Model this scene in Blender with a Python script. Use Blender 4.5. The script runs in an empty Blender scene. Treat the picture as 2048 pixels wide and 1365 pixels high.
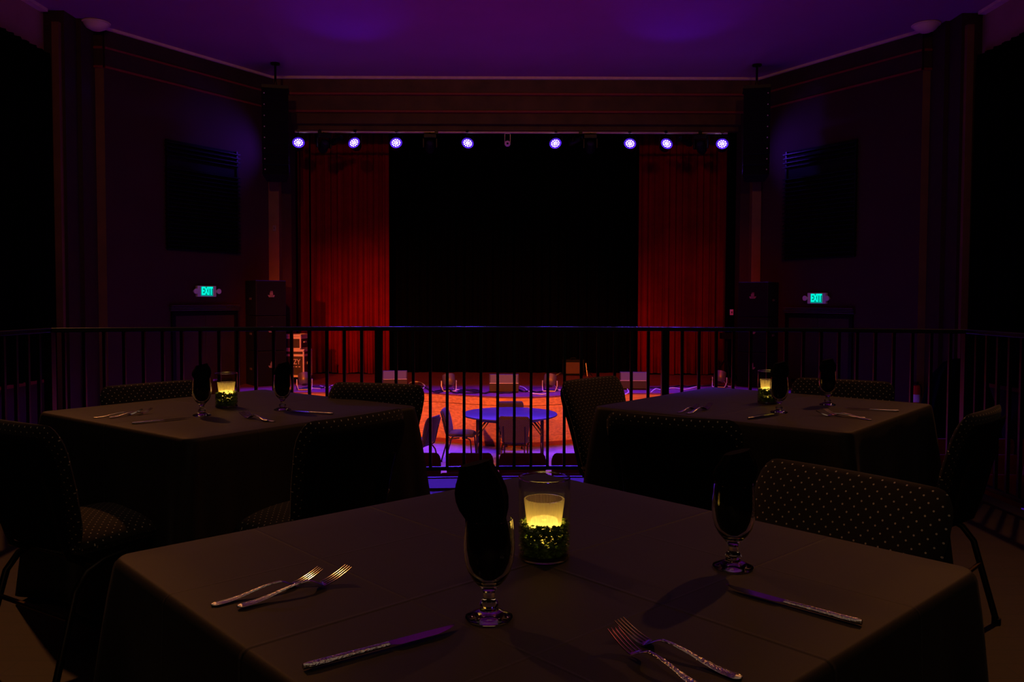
import bpy, bmesh, math, random
from mathutils import Vector, Matrix
random.seed(7)
PI = math.pi
SC = bpy.context.scene
COL = SC.collection

# ------------------------------------------------------------------ camera
FPX, PITCH, ROLL, EYE, PPY = 1665.0, math.radians(2.167), 0.003, 1.22, 661.0
cam_d = bpy.data.cameras.new('camera'); cam = bpy.data.objects.new('camera', cam_d); COL.objects.link(cam)
cam_d.sensor_width = 36.0; cam_d.lens = FPX / 2048 * 36.0
cam_d.shift_y = (PPY - 682.5) / 2048; cam_d.clip_start = 0.02; cam_d.clip_end = 100
cam.matrix_world = Matrix.Translation((0, 0, EYE)) @ Matrix.Rotation(PI / 2 - PITCH, 4, 'X') @ Matrix.Rotation(ROLL, 4, 'Z')
SC.camera = cam
SC.view_settings.view_transform = 'Standard'; SC.view_settings.look = 'None'
SC.view_settings.gamma = 1.0; SC.view_settings.use_curve_mapping = False
SC.view_settings.exposure = 0.0
try:
    SC.cycles.use_denoising = True; SC.cycles.sample_clamp_indirect = 3.0
    SC.cycles.caustics_refractive = False; SC.cycles.caustics_reflective = False
    SC.cycles.max_bounces = 10; SC.cycles.transparent_max_bounces = 16; SC.cycles.transmission_bounces = 8
except Exception:
    pass
w = bpy.data.worlds.new('night'); SC.world = w; w.use_nodes = True
w.node_tree.nodes['Background'].inputs[0].default_value = (0.05, 0.03, 0.04, 1)
w.node_tree.nodes['Background'].inputs[1].default_value = 0.0

# ---- lights: the places' own lamps (house spots on the side walls, stage wash, moving heads), and added fill lights
def light(kind, loc, target, power, color, size=60, blend=0.6, radius=0.06):
    d = bpy.data.lights.new('light', kind); d.energy = power; d.color = color
    if kind == 'SPOT':
        d.spot_size = math.radians(size); d.spot_blend = blend
    d.shadow_soft_size = radius
    o = bpy.data.objects.new('light', d); COL.objects.link(o); o.location = loc
    o.rotation_euler = (Vector(target) - Vector(loc)).to_track_quat('-Z', 'Y').to_euler()
    return o
WARM = (1.0, 0.34, 0.09); AMBER = (1.0, 0.175, 0.013); REDL = (1.0, 0.0, 0.015)
BLUE = (0.13, 0.03, 1.0); MAG = (0.85, 0.03, 0.75)
# warm house lamps left and right of the terrace
light('SPOT', (4.4, 7.0, 5.4), (0.8, 2.4, 0.7), 200, WARM, 60, 1.0, 0.07)
light('SPOT', (-4.4, 7.2, 5.4), (-0.9, 2.8, 0.7), 255, WARM, 60, 1.0, 0.07)
light('SPOT', (2.6, 3.0, 5.6), (2.2, 15.5, 3.8), 250, WARM, 76, 1.0, 0.07)
light('SPOT', (-2.6, 3.0, 5.6), (-2.2, 15.5, 3.8), 380, WARM, 76, 1.0, 0.07)
# amber front-of-house wash on the stage front
light('SPOT', (-5.6, 5.0, 3.6), (-2.3, 14.8, -0.7), 4200, AMBER, 44, 0.7, 0.10)
light('SPOT', (5.4, 5.4, 4.0), (1.4, 14.8, -0.75), 3000, AMBER, 38, 0.8, 0.10)
light('SPOT', (0.3, 4.5, 5.3), (0.0, 14.8, -0.95), 1500, AMBER, 26, 0.9, 0.10)
# red wash over the curtains
light('SPOT', (-3.2, 9.5, 5.4), (-3.8, 18.7, -0.1), 720, REDL, 32, 1.0, 0.10)
light('SPOT', (3.2, 9.5, 5.4), (3.9, 18.7, -0.1), 600, REDL, 32, 1.0, 0.10)
# house ceiling wash: moving heads and magenta cans turned up at the ceiling
light('SPOT', (-2.9, 16.0, 3.9), (-2.7, 13.7, 5.75), 68, (0.10, 0.0, 1.0), 50, 1.0, 0.15)
light('SPOT', (2.9, 16.0, 3.9), (2.75, 13.7, 5.75), 64, (0.10, 0.0, 1.0), 50, 1.0, 0.15)
light('SPOT', (0.0, 13.0, -0.5), (0.0, 12.3, 5.75), 66, (0.9, 0.0, 0.36), 110, 1.0, 0.3)
# warm area light added behind the terrace for glints on the cutlery
fill = light('AREA', (0.0, -3.6, 2.3), (0.0, 2.0, 0.9), 5.4, (1.0, 0.58, 0.30))
fill.data.shape = 'RECTANGLE'; fill.data.size = 4.0; fill.data.size_y = 0.45
# added area light over the dining terrace, stands in for a warm-lit ceiling
fill = light('AREA', (0.0, 0.8, 5.72), (0.0, 0.8, 0.0), 12.5, (1.0, 0.70, 0.46))
fill.data.shape = 'RECTANGLE'; fill.data.size = 6.2; fill.data.size_y = 3.2

# ------------------------------------------------------------------ helpers
def ray(x, y):
    dx, dy = x - 1024.0, y - PPY
    c, s = math.cos(ROLL), math.sin(ROLL)
    a, b = (c * dx + s * dy) / FPX, (-s * dx + c * dy) / FPX
    cp, sp = math.cos(PITCH), math.sin(PITCH)
    return Vector((a, cp - b * sp, -sp - b * cp))
def PZ(x, y, z):
    r = ray(x, y); t = (z - EYE) / r.z; return Vector((r.x * t, r.y * t, z))
def PY(x, y, Y):
    r = ray(x, y); t = Y / r.y; return Vector((r.x * t, Y, EYE + r.z * t))
def PW(x, y, p, n):
    r = ray(x, y); o = Vector((0, 0, EYE)); t = (Vector(p) - o).dot(n) / r.dot(n); return o + r * t

MATS = {}
def mat(name, color=(0.5, 0.5, 0.5), rough=0.5, metal=0.0, emit=None, estr=0.0, bump=None, var=0.0, vscale=8.0,
        trans=0.0, ior=1.45, sheen=0.0, spec=None, coat=0.0, coord='Object'):
    if name in MATS: return MATS[name]
    m = bpy.data.materials.new(name); m.use_nodes = True; nt = m.node_tree; N, L = nt.nodes, nt.links
    b = N['Principled BSDF']
    b.inputs['Base Color'].default_value = (*color, 1); b.inputs['Roughness'].default_value = rough
    b.inputs['Metallic'].default_value = metal
    if trans: b.inputs['Transmission Weight'].default_value = trans
    b.inputs['IOR'].default_value = ior
    if sheen: b.inputs['Sheen Weight'].default_value = sheen
    if spec is not None: b.inputs['Specular IOR Level'].default_value = spec
    if coat: b.inputs['Coat Weight'].default_value = coat
    if emit: b.inputs['Emission Color'].default_value = (*emit, 1); b.inputs['Emission Strength'].default_value = estr
    tc = N.new('ShaderNodeTexCoord')
    if var:
        n = N.new('ShaderNodeTexNoise'); n.inputs['Scale'].default_value = vscale; n.inputs['Detail'].default_value = 4
        L.new(tc.outputs[coord], n.inputs['Vector'])
        r = N.new('ShaderNodeValToRGB')
        r.color_ramp.elements[0].position = 0.3; r.color_ramp.elements[1].position = 0.7
        r.color_ramp.elements[0].color = (*[c * (1 - var) for c in color], 1)
        r.color_ramp.elements[1].color = (*[min(1, c * (1 + var)) for c in color], 1)
        L.new(n.outputs['Fac'], r.inputs['Fac']); L.new(r.outputs['Color'], b.inputs['Base Color'])
    if bump:
        n = N.new('ShaderNodeTexNoise'); n.inputs['Scale'].default_value = bump[0]; n.inputs['Detail'].default_value = 3
        L.new(tc.outputs[coord], n.inputs['Vector'])
        bp = N.new('ShaderNodeBump'); bp.inputs['Strength'].default_value = bump[1]; bp.inputs['Distance'].default_value = bump[2]
        L.new(n.outputs['Fac'], bp.inputs['Height']); L.new(bp.outputs['Normal'], b.inputs['Normal'])
    MATS[name] = m; return m

def wood(name, c1, c2, rough, plank, scale_long, axis='X', gap=0.004, coat=0.0):
    """boards: brick texture for the planks, stretched noise for the grain"""
    m = bpy.data.materials.new(name); m.use_nodes = True; nt = m.node_tree; N, L = nt.nodes, nt.links
    b = N['Principled BSDF']; b.inputs['Roughness'].default_value = rough; b.inputs['Coat Weight'].default_value = coat
    tc = N.new('ShaderNodeTexCoord'); mp = N.new('ShaderNodeMapping'); L.new(tc.outputs['Object'], mp.inputs['Vector'])
    if axis == 'Y': mp.inputs['Rotation'].default_value = (0, 0, PI / 2)
    if axis == 'XZ': mp.inputs['Rotation'].default_value = (PI / 2, 0, 0)
    br = N.new('ShaderNodeTexBrick'); L.new(mp.outputs['Vector'], br.inputs['Vector'])
    br.inputs['Color1'].default_value = (*c1, 1); br.inputs['Color2'].default_value = (*c2, 1)
    br.inputs['Mortar'].default_value = (*[c * 0.25 for c in c1], 1)
    br.inputs['Scale'].default_value = 1.0; br.inputs['Mortar Size'].default_value = gap
    br.inputs['Brick Width'].default_value = scale_long; br.inputs['Row Height'].default_value = plank
    mp2 = N.new('ShaderNodeMapping'); L.new(mp.outputs['Vector'], mp2.inputs['Vector'])
    mp2.inputs['Scale'].default_value = (1.5, 22, 22)
    n = N.new('ShaderNodeTexNoise'); n.inputs['Scale'].default_value = 1.6; n.inputs['Detail'].default_value = 5
    L.new(mp2.outputs['Vector'], n.inputs['Vector'])
    mx = N.new('ShaderNodeMix'); mx.data_type = 'RGBA'; mx.blend_type = 'MULTIPLY'; mx.inputs[0].default_value = 0.75
    r = N.new('ShaderNodeValToRGB'); r.color_ramp.elements[0].position = 0.35; r.color_ramp.elements[1].position = 0.65
    r.color_ramp.elements[0].color = (0.55, 0.5, 0.45, 1); r.color_ramp.elements[1].color = (1, 1, 1, 1)
    L.new(n.outputs['Fac'], r.inputs['Fac'])
    L.new(br.outputs['Color'], mx.inputs[6]); L.new(r.outputs['Color'], mx.inputs[7]); L.new(mx.outputs[2], b.inputs['Base Color'])
    MATS[name] = m; return m

def dotted(name, base, dot, pitch=0.028, rad=0.0021):
    """woven upholstery with staggered pin dots laid out in UV (metres)"""
    m = bpy.data.materials.new(name); m.use_nodes = True; nt = m.node_tree; N, L = nt.nodes, nt.links
    b = N['Principled BSDF']; b.inputs['Roughness'].default_value = 0.85; b.inputs['Sheen Weight'].default_value = 0.15
    b.inputs['Specular IOR Level'].default_value = 0.2
    tc = N.new('ShaderNodeTexCoord')
    def lattice(off):
        a = N.new('ShaderNodeVectorMath'); a.operation = 'ADD'; a.inputs[1].default_value = (off, off, 0); L.new(tc.outputs['UV'], a.inputs[0])
        s = N.new('ShaderNodeVectorMath'); s.operation = 'SCALE'; s.inputs['Scale'].default_value = 1 / pitch; L.new(a.outputs[0], s.inputs[0])
        f = N.new('ShaderNodeVectorMath'); f.operation = 'FRACTION'; L.new(s.outputs[0], f.inputs[0])
        d = N.new('ShaderNodeVectorMath'); d.operation = 'DISTANCE'; d.inputs[1].default_value = (0.5, 0.5, 0); L.new(f.outputs[0], d.inputs[0])
        t = N.new('ShaderNodeMath'); t.operation = 'LESS_THAN'; t.inputs[1].default_value = rad / pitch; L.new(d.outputs['Value'], t.inputs[0])
        return t
    t1, t2 = lattice(50.0), lattice(50.0 + pitch / 2)
    mx = N.new('ShaderNodeMath'); mx.operation = 'MAXIMUM'; L.new(t1.outputs[0], mx.inputs[0]); L.new(t2.outputs[0], mx.inputs[1])
    cm = N.new('ShaderNodeMix'); cm.data_type = 'RGBA'; cm.inputs[6].default_value = (*base, 1); cm.inputs[7].default_value = (*dot, 1)
    L.new(mx.outputs[0], cm.inputs[0]); L.new(cm.outputs[2], b.inputs['Base Color'])
    n = N.new('ShaderNodeTexNoise'); n.inputs['Scale'].default_value = 600; L.new(tc.outputs['UV'], n.inputs['Vector'])
    bp = N.new('ShaderNodeBump'); bp.inputs['Strength'].default_value = 0.4; bp.inputs['Distance'].default_value = 0.001
    L.new(n.outputs['Fac'], bp.inputs['Height']); L.new(bp.outputs['Normal'], b.inputs['Normal'])
    MATS[name] = m; return m

M_black = mat('black_metal', (0.012, 0.012, 0.013), 0.35, 0.6, spec=0.4)
M_matte = mat('matte_black', (0.006, 0.006, 0.007), 0.7, bump=(180, 0.2, 0.002), spec=0.15)
M_rail = mat('rail_paint', (0.010, 0.010, 0.011), 0.28, 0.2)
M_frame = mat('chair_frame', (0.035, 0.028, 0.020), 0.35, 0.8)
M_brass = mat('brass_bar', (0.30, 0.20, 0.09), 0.35, 1.0)
M_steel = mat('steel', (0.75, 0.72, 0.68), 0.16, 1.0)
M_hammer = mat('hammered_steel', (0.75, 0.72, 0.68), 0.22, 1.0, bump=(260, 0.9, 0.0015))
M_cloth = mat('table_cloth', (0.014, 0.010, 0.006), 0.6, var=0.10, vscale=4, bump=(900, 0.35, 0.0006), sheen=0.07, spec=0.4)
M_napkin = mat('napkin_cloth', (0.003, 0.003, 0.003), 0.9, bump=(500, 0.3, 0.0006), spec=0.1)
M_drape = mat('black_drape', (0.0015, 0.0015, 0.0015), 0.95, spec=0.02, bump=(60, 0.2, 0.003))
M_glass = mat('clear_glass', (1, 1, 1), 0.0, trans=1.0, ior=1.5)
M_vase = bpy.data.materials.new('vase_glass'); M_vase.use_nodes = True
_n, _l = M_vase.node_tree.nodes, M_vase.node_tree.links; _n.clear()
_o = _n.new('ShaderNodeOutputMaterial'); _p = _n.new('ShaderNodeBsdfTransparent'); _p.inputs[0].default_value = (0.97, 0.98, 0.97, 1)
_g = _n.new('ShaderNodeBsdfGlossy'); _g.inputs['Roughness'].default_value = 0.02; _lw = _n.new('ShaderNodeLayerWeight'); _lw.inputs[0].default_value = 0.5
_pw = _n.new('ShaderNodeMath'); _pw.operation = 'POWER'; _pw.inputs[1].default_value = 4.0; _l.new(_lw.outputs['Facing'], _pw.inputs[0])
_fr = _n.new('ShaderNodeMath'); _fr.operation = 'MULTIPLY_ADD'; _fr.inputs[1].default_value = 0.6; _fr.inputs[2].default_value = 0.035; _l.new(_pw.outputs[0], _fr.inputs[0])
_m = _n.new('ShaderNodeMixShader'); _l.new(_fr.outputs[0], _m.inputs[0]); _l.new(_p.outputs[0], _m.inputs[1]); _l.new(_g.outputs[0], _m.inputs[2]); _l.new(_m.outputs[0], _o.inputs[0])
M_redcur = mat('red_velour', (0.21, 0.004, 0.009), 0.9, var=0.15, vscale=3, spec=0.05)
M_seat = mat('red_seat_velour', (0.30, 0.030, 0.014), 0.9, var=0.15, vscale=12, sheen=0.2, spec=0.1)
M_seatw = mat('seat_shell', (0.045, 0.014, 0.010), 0.5)
M_fabric = dotted('dotted_fabric', (0.020, 0.015, 0.011), (0.65, 0.55, 0.42))
M_fabricP = dotted('plum_fabric', (0.026, 0.018, 0.03), (0.25, 0.2, 0.2))
M_chback = mat('chair_back_cloth', (0.008, 0.007, 0.006), 0.9, bump=(700, 0.3, 0.0006), spec=0.15)
M_wall = mat('plum_wall', (0.040, 0.010, 0.008), 0.8, var=0.12, vscale=1.5, bump=(40, 0.15, 0.002))
M_wallup = mat('beige_wall', (0.38, 0.20, 0.17), 0.85, var=0.06, vscale=2)
M_dark = mat('dark_trim', (0.036, 0.020, 0.008), 0.6, var=0.2, vscale=5)
M_head = mat('header_wood', (0.070, 0.030, 0.012), 0.55, var=0.35, vscale=2.2)
M_pil = mat('pilaster', (0.17, 0.09, 0.03), 0.6, var=0.15, vscale=3)
M_redtrim = mat('red_trim', (0.22, 0.025, 0.02), 0.5, var=0.1)
M_cream = mat('cream_trim', (0.75, 0.55, 0.42), 0.5, var=0.08)
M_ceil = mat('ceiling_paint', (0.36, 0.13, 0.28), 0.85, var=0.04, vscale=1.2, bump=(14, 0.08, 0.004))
M_lower = mat('hall_carpet', (0.30, 0.26, 0.32), 0.9, var=0.15, vscale=10, bump=(200, 0.4, 0.004))
M_white = mat('white_plastic', (0.80, 0.76, 0.74), 0.45)
M_alu = mat('aluminium', (0.80, 0.74, 0.68), 0.45, 0.3)
M_case = mat('case_laminate', (0.045, 0.030, 0.025), 0.5, var=0.2)
M_cable = mat('black_cable', (0.008, 0.008, 0.010), 0.5)
M_wcable = mat('white_cable', (0.75, 0.72, 0.75), 0.5)
M_exting = mat('red_enamel', (0.60, 0.02, 0.015), 0.3)
M_grille = mat('speaker_grille', (0.006, 0.006, 0.007), 0.8, 0.0, bump=(400, 0.5, 0.002), spec=0.1)
M_plastic = mat('grey_plastic', (0.10, 0.08, 0.08), 0.5)
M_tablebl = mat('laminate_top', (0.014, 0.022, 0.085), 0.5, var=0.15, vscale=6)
M_horn = mat('horn_plastic', (0.20, 0.16, 0.12), 0.35)
wood('terrace_floor', (0.022, 0.008, 0.004), (0.014, 0.005, 0.003), 0.6, 0.11, 1.1, 'X'); M_floor = MATS['terrace_floor']
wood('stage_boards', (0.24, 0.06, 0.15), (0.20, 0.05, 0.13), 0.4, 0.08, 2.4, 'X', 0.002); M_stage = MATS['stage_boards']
wood('riser_ply', (0.80, 0.42, 0.05), (0.74, 0.38, 0.045), 0.45, 1.2, 2.4, 'XZ', 0.002); M_riser = MATS['riser_ply']

class MB:
    """collects shapes into one mesh"""
    def __init__(s): s.v, s.f, s.uv = [], [], {}
    def add(s, vs, fs):
        o = len(s.v); s.v += [tuple(p) for p in vs]; s.f += [tuple(i + o for i in f) for f in fs]; return o
    def box(s, lo, hi, M=None):
        x0, y0, z0 = lo; x1, y1, z1 = hi
        vs = [Vector(p) for p in ((x0,y0,z0),(x1,y0,z0),(x1,y1,z0),(x0,y1,z0),(x0,y0,z1),(x1,y0,z1),(x1,y1,z1),(x0,y1,z1))]
        if M: vs = [M @ p for p in vs]
        s.add(vs, [(0,3,2,1),(4,5,6,7),(0,1,5,4),(1,2,6,5),(2,3,7,6),(3,0,4,7)]); return s
    def tube(s, pts, r, n=10, rr=None, closed=False):
        pts = [Vector(p) for p in pts]; rings = []; up = None
        for i, p in enumerate(pts):
            if closed: t = pts[(i+1) % len(pts)] - pts[i-1]
            else: t = pts[min(i+1, len(pts)-1)] - pts[max(i-1, 0)]
            t.normalize()
            if up is None:
                up = Vector((0, 0, 1)) if abs(t.z) < 0.9 else Vector((1, 0, 0))
            a = t.cross(up); 
            if a.length < 1e-4: a = t.orthogonal()
            a.normalize(); b2 = a.cross(t).normalized(); up = b2
            q = rr[i] if rr else r
            rings.append([p + a * math.cos(2*PI*k/n) * q + b2 * math.sin(2*PI*k/n) * q for k in range(n)])
        s.loft(rings, closed); return s
    def loft(s, rings, closed=False, caps=True):
        n = len(rings[0]); o = len(s.v)
        for r in rings: s.v += [tuple(p) for p in r]
        m = len(rings)
        for i in range(m if closed else m - 1):
            j = (i + 1) % m
            for k in range(n):
                s.f.append((o+i*n+k, o+i*n+(k+1) % n, o+j*n+(k+1) % n, o+j*n+k))
        if not closed and caps:
            s.f.append(tuple(o+k for k in reversed(range(n)))); s.f.append(tuple(o+(m-1)*n+k for k in range(n)))
        return s
    def lathe(s, prof, n=24, c=(0, 0, 0), M=None, rib=None):
        rings = []
        for r, z in prof:
            ring = []
            for k in range(n):
                q = r * (1 + (rib * (1 if k % 2 else -1) if rib else 0))
                p = Vector((c[0] + q*math.cos(2*PI*k/n), c[1] + q*math.sin(2*PI*k/n), c[2] + z))
                ring.append(M @ p if M else p)
            rings.append(ring)
        s.loft(rings); return s
    def ball(s, c, r, n=8, sc=(1, 1, 1)):
        rings = []
        for i in range(1, n):
            a = PI * i / n
            rings.append([Vector((c[0]+sc[0]*r*math.sin(a)*math.cos(2*PI*k/(2*n)), c[1]+sc[1]*r*math.sin(a)*math.sin(2*PI*k/(2*n)), c[2]-sc[2]*r*math.cos(a))) for k in range(2*n)])
        s.loft(rings); return s
    def prism(s, poly, z0, z1):
        n = len(poly); s.add([(x, y, z0) for x, y in poly] + [(x, y, z1) for x, y in poly],
            [tuple(reversed(range(n))), tuple(range(n, 2*n))] + [(i, (i+1) % n, n+(i+1) % n, n+i) for i in range(n)]); return s
    def build(s, name, m, parent=None, smooth=False, bevel=0.0, uvs=None):
        me = bpy.data.meshes.new(name); me.from_pydata(s.v, [], s.f); me.update()
        bm = bmesh.new(); bm.from_mesh(me); bmesh.ops.recalc_face_normals(bm, faces=bm.faces); bm.to_mesh(me); bm.free()
        if uvs:
            lay = me.uv_layers.new(name='UVMap')
            for lp in me.loops: lay.data[lp.index].uv = uvs[lp.vertex_index]
        me.materials.append(m)
        if smooth:
            for p in me.polygons: p.use_smooth = True
            try: me.set_sharp_from_angle(angle=math.radians(40))
            except Exception: pass
        o = bpy.data.objects.new(name, me); COL.objects.link(o)
        if parent: o.parent = parent
        if bevel:
            md = o.modifiers.new('bevel', 'BEVEL'); md.width = bevel; md.segments = 2; md.limit_method = 'ANGLE'
        return o

def thing(name, label, cat, loc=(0, 0, 0), rz=0.0, group=None):
    o = bpy.data.objects.new(name, None); COL.objects.link(o); o.location = loc; o.rotation_euler = (0, 0, rz)
    o.empty_display_size = 0.1
    o['label'] = label; o['category'] = cat
    if group: o['group'] = group
    return o
def tag(o, label, cat, group=None, kind=None):
    o['label'] = label; o['category'] = cat
    if group: o['group'] = group
    if kind: o['kind'] = kind
    return o
def struct(o, label=None):
    o['kind'] = 'structure'
    if label: o['label'] = label
    return o
def dup(root, loc, rz, label, group=None):
    kids = {}
    for o in bpy.data.objects:
        if o.parent: kids.setdefault(o.parent.name, []).append(o)
    def cp(o, par):
        c = o.copy(); COL.objects.link(c); c.parent = par
        for ch in kids.get(o.name, []): cp(ch, c)
        return c
    r = cp(root, None); r.location = loc; r.rotation_euler = (0, 0, rz); r['label'] = label
    if group: r['group'] = group
    return r
class Proto:
    """first use moves the original, later uses copy it"""
    def __init__(s, make): s.make, s.root = make, None
    def put(s, loc, rz, label, group=None):
        if s.root is None:
            s.root = s.make(); r = s.root
            r.location = loc; r.rotation_euler = (0, 0, rz); r['label'] = label
            if group: r['group'] = group
            return r
        return dup(s.root, loc, rz, label, group)

# ------------------------------------------------------------------ room shell
ZC, ZF, ZS = 5.77, -1.38, -0.50            # ceiling, hall floor, stage floor
AL, BL = (-4.90, 17.4), (-6.90, 14.2); CL = (-7.44, 13.37)
AR, BR = (5.03, 17.4), (6.92, 14.2); CR = (7.46, 13.37)
XW = 7.45; YB = -4.0

fl = MB(); fl.box((-XW, YB, ZF - 0.2), (XW, 19.9, ZF)); struct(fl.build('floor', M_lower))
# terrace floor with its curved front edge
ACX, ACY, ARR = 0.45, 5.55 - 10.5, 10.5
def arc(x, off=0.0): return ACY + math.sqrt((ARR + off) ** 2 - (x - ACX) ** 2)
XL, XR = -2.80, 2.88
poly = [(XL - 0.10, YB), (XR + 0.10, YB)] + [(XR + 0.10 - (XR - XL + 0.2) * i / 28, arc(XR + 0.10 - (XR - XL + 0.2) * i / 28, 0.10)) for i in range(29)]
t = MB(); t.prism(poly, ZF, 0.0); struct(t.build('floor_terrace', M_floor))
nose = MB()
nose.loft([[(x, arc(x, 0.100), -0.05), (x, arc(x, 0.125), -0.05), (x, arc(x, 0.125), 0.006), (x, arc(x, 0.100), 0.006)] for x in [XL - 0.1 + (XR - XL + 0.2) * i / 28 for i in range(29)]])
struct(nose.build('trim_1', M_redtrim))
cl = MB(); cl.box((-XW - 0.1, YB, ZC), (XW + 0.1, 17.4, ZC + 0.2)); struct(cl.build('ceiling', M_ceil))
for nm, x0, x1 in (('wall_left', -XW - 0.25, -XW), ('wall_right', XW, XW + 0.25)):
    b = MB(); b.box((x0, YB, ZF), (x1, 13.4, 4.9)); struct(b.build(nm, M_wall))
    b = MB(); b.box((x0, YB, 4.9), (x1, 13.4, ZC)); struct(b.build(nm + '_upper', M_wallup))
b = MB(); b.box((-XW - 0.25, YB - 0.2, ZF), (XW + 0.25, YB, ZC)); struct(b.build('wall_back', M_wall))
def wallslab(p, q, name, m, z0=ZF, z1=ZC, th=0.25, side=1):
    p, q = Vector((*p, 0)), Vector((*q, 0)); d = (q - p).normalized(); n = Vector((-d.y, d.x, 0)) * side * th
    b = MB(); b.prism([(p.x, p.y), (q.x, q.y), (q.x+n.x, q.y+n.y), (p.x+n.x, p.y+n.y)], z0, z1); return struct(b.build(name, m))
wallslab(BL, AL, 'wall_left_splay', M_wall); wallslab(AR, BR, 'wall_right_splay', M_wall)
wallslab((-7.13, 14.2), BL, 'wall_left_return', M_pil); wallslab(BR, (7.15, 14.2), 'wall_right_return', M_pil)
# tall dark columns at the front corners
for sx, nm in ((-1, 'wall_left_column'), (1, 'wall_right_column')):
    c = MB(); c.box((min(sx*7.12, sx*7.75), 13.38, ZF), (max(sx*7.12, sx*7.75), 14.45, ZC))
    c.box((min(sx*7.05, sx*7.2), 13.75, ZF), (max(sx*7.05, sx*7.2), 14.3, ZC))
    struct(c.build(nm, M_dark))
    c = MB(); c.box((min(sx*7.17, sx*7.28), 13.30, ZF), (max(sx*7.17, sx*7.28), 13.40, ZC - 0.2)); struct(c.build('trim_2', M_pil))
# proscenium: pilasters, header with stepped red mouldings, cornices
OL, OR_ = -4.58, 4.72
for (x0, x1, nm) in ((-5.1, OL - 0.02, 'wall_front_left'), (OR_ + 0.02, 5.2, 'wall_front_right')):
    b = MB(); b.box((x0, 17.4, ZF), (x1, 17.75, ZC)); struct(b.build(nm, M_wall))
for (x0, x1) in ((-5.02, -4.80), (4.93, 5.12)):
    b = MB(); b.box((x0, 17.20, ZS + 0.02), (x1, 17.42, ZC - 0.55)); struct(b.build('trim_3', M_pil, bevel=0.01))
zz = [ZC - 0.05, ZC - 0.33, ZC - 0.67, ZC - 0.92, ZC - 1.02]
hd = MB()
hd.box((AL[0] - 0.02, 17.28, zz[1]), (AR[0] + 0.02, 17.8, ZC))
hd.box((AL[0] + 0.05, 17.36, zz[2]), (AR[0] - 0.05, 17.8, zz[1]))
hd.box((AL[0] + 0.1, 17.44, zz[3]), (AR[0] - 0.1, 17.8, zz[2]))
hd.box((AL[0] + 0.1, 17.62, zz[4]), (AR[0] - 0.1, 17.8, zz[3]))
struct(hd.build('wall_front_header', M_head))
for k, y in ((1, 17.26), (2, 17.34)):
    b = MB(); b.box((AL[0] + 0.08, y, zz[k] - 0.035), (AR[0] - 0.08, y + 0.12, zz[k] + 0.01)); struct(b.build('trim_4', M_redtrim, bevel=0.008))
b = MB(); b.box((AL[0] - 0.02, 17.22, ZC - 0.05), (AR[0] + 0.02, 17.3, ZC)); struct(b.build('trim_5', M_cream))
def along(p, q, z0, z1, out, name, m, side):
    p, q = Vector((*p, 0)), Vector((*q, 0)); d = (q - p).normalized(); n = Vector((d.y, -d.x, 0)) * out
    b = MB(); b.prism([(p.x, p.y), (q.x, q.y), (q.x+n.x, q.y+n.y), (p.x+n.x, p.y+n.y)], z0, z1); return struct(b.build(name, m))
for (p, q) in ((BL, AL), (AR, BR), ((-7.12, 14.2), BL), (BR, (7.14, 14.2))):
    along(p, q, ZC - 0.045, ZC, 0.08, 'trim_5', M_cream, 1)
    along(p, q, ZC - 0.36, ZC - 0.325, 0.05, 'trim_4', M_redtrim, 1)
    along(p, q, ZC - 0.68, ZC - 0.645, 0.05, 'trim_4', M_redtrim, 1)
    along(p, q, ZC - 0.67, ZC - 0.045, 0.03, 'trim_6', M_dark, 1)
for sx in (-1, 1):
    b = MB(); b.box((min(sx*7.33, sx*7.45), YB + .1, ZC - 0.05), (max(sx*7.33, sx*7.45), 13.3, ZC)); struct(b.build('trim_7', M_cream))
    b = MB(); b.box((min(sx*7.36, sx*7.45), YB + .1, -0.12), (max(sx*7.36, sx*7.45), 13.3, -0.06)); struct(b.build('trim_8', M_redtrim))

# stage: platform with bowed front
def sfront(x):
    return 15.2 - (0.66 * (0.5 + 0.5 * math.cos(PI * x / 1.95)) if abs(x) < 1.95 else 0.0)
xs = [-5.35 + 10.8 * i / 90 for i in range(91)]
poly = [(x, sfront(x - 0.05)) for x in xs] + [(5.45, 17.4), (4.9, 19.8), (-4.9, 19.8), (-5.35, 17.4)]
sb = MB(); sb.prism(poly, ZS - 0.09, ZS); struct(sb.build('floor_stage', M_stage))
def strip(z0, z1, out, name, m):
    b = MB(); b.loft([[(x, sfront(x - 0.05) - out, z0), (x, sfront(x - 0.05) + 0.06, z0), (x, sfront(x - 0.05) + 0.06, z1), (x, sfront(x - 0.05) - out, z1)] for x in xs])
    return struct(b.build(name, m))
strip(ZF, ZS - 0.165, 0.0, 'wall_stage_front', M_riser)
strip(ZS - 0.155, ZS - 0.02, 0.012, 'trim_9', M_riser)
strip(ZF, ZF + 0.07, 0.02, 'baseboard_stage', mat('red_base', (0.28, 0.05, 0.03), 0.6))
strip(ZS - 0.02, ZS + 0.004, 0.025, 'trim_10', M_stage)
for x0, x1 in ((-5.35, -5.30), (5.40, 5.45)):
    b = MB(); b.box((x0, 15.2, ZF), (x1, 17.4, ZS - 0.09)); struct(b.build('wall_stage_side', M_riser))
# stage house behind the opening
b = MB(); b.box((-6, 19.8, ZF), (6, 20.0, 5.6)); struct(b.build('wall_front', M_drape))
b = MB(); b.box((-6.2, 17.75, ZF), (-6.0, 19.9, 5.6)); struct(b.build('wall_stage_left', M_drape))
b = MB(); b.box((6.0, 17.75, ZF), (6.2, 19.9, 5.6)); struct(b.build('wall_stage_right', M_drape))
b = MB(); b.box((-6.2, 17.8, 5.6), (6.2, 20.0, 5.77)); struct(b.build('ceiling_stage', M_drape))

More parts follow.
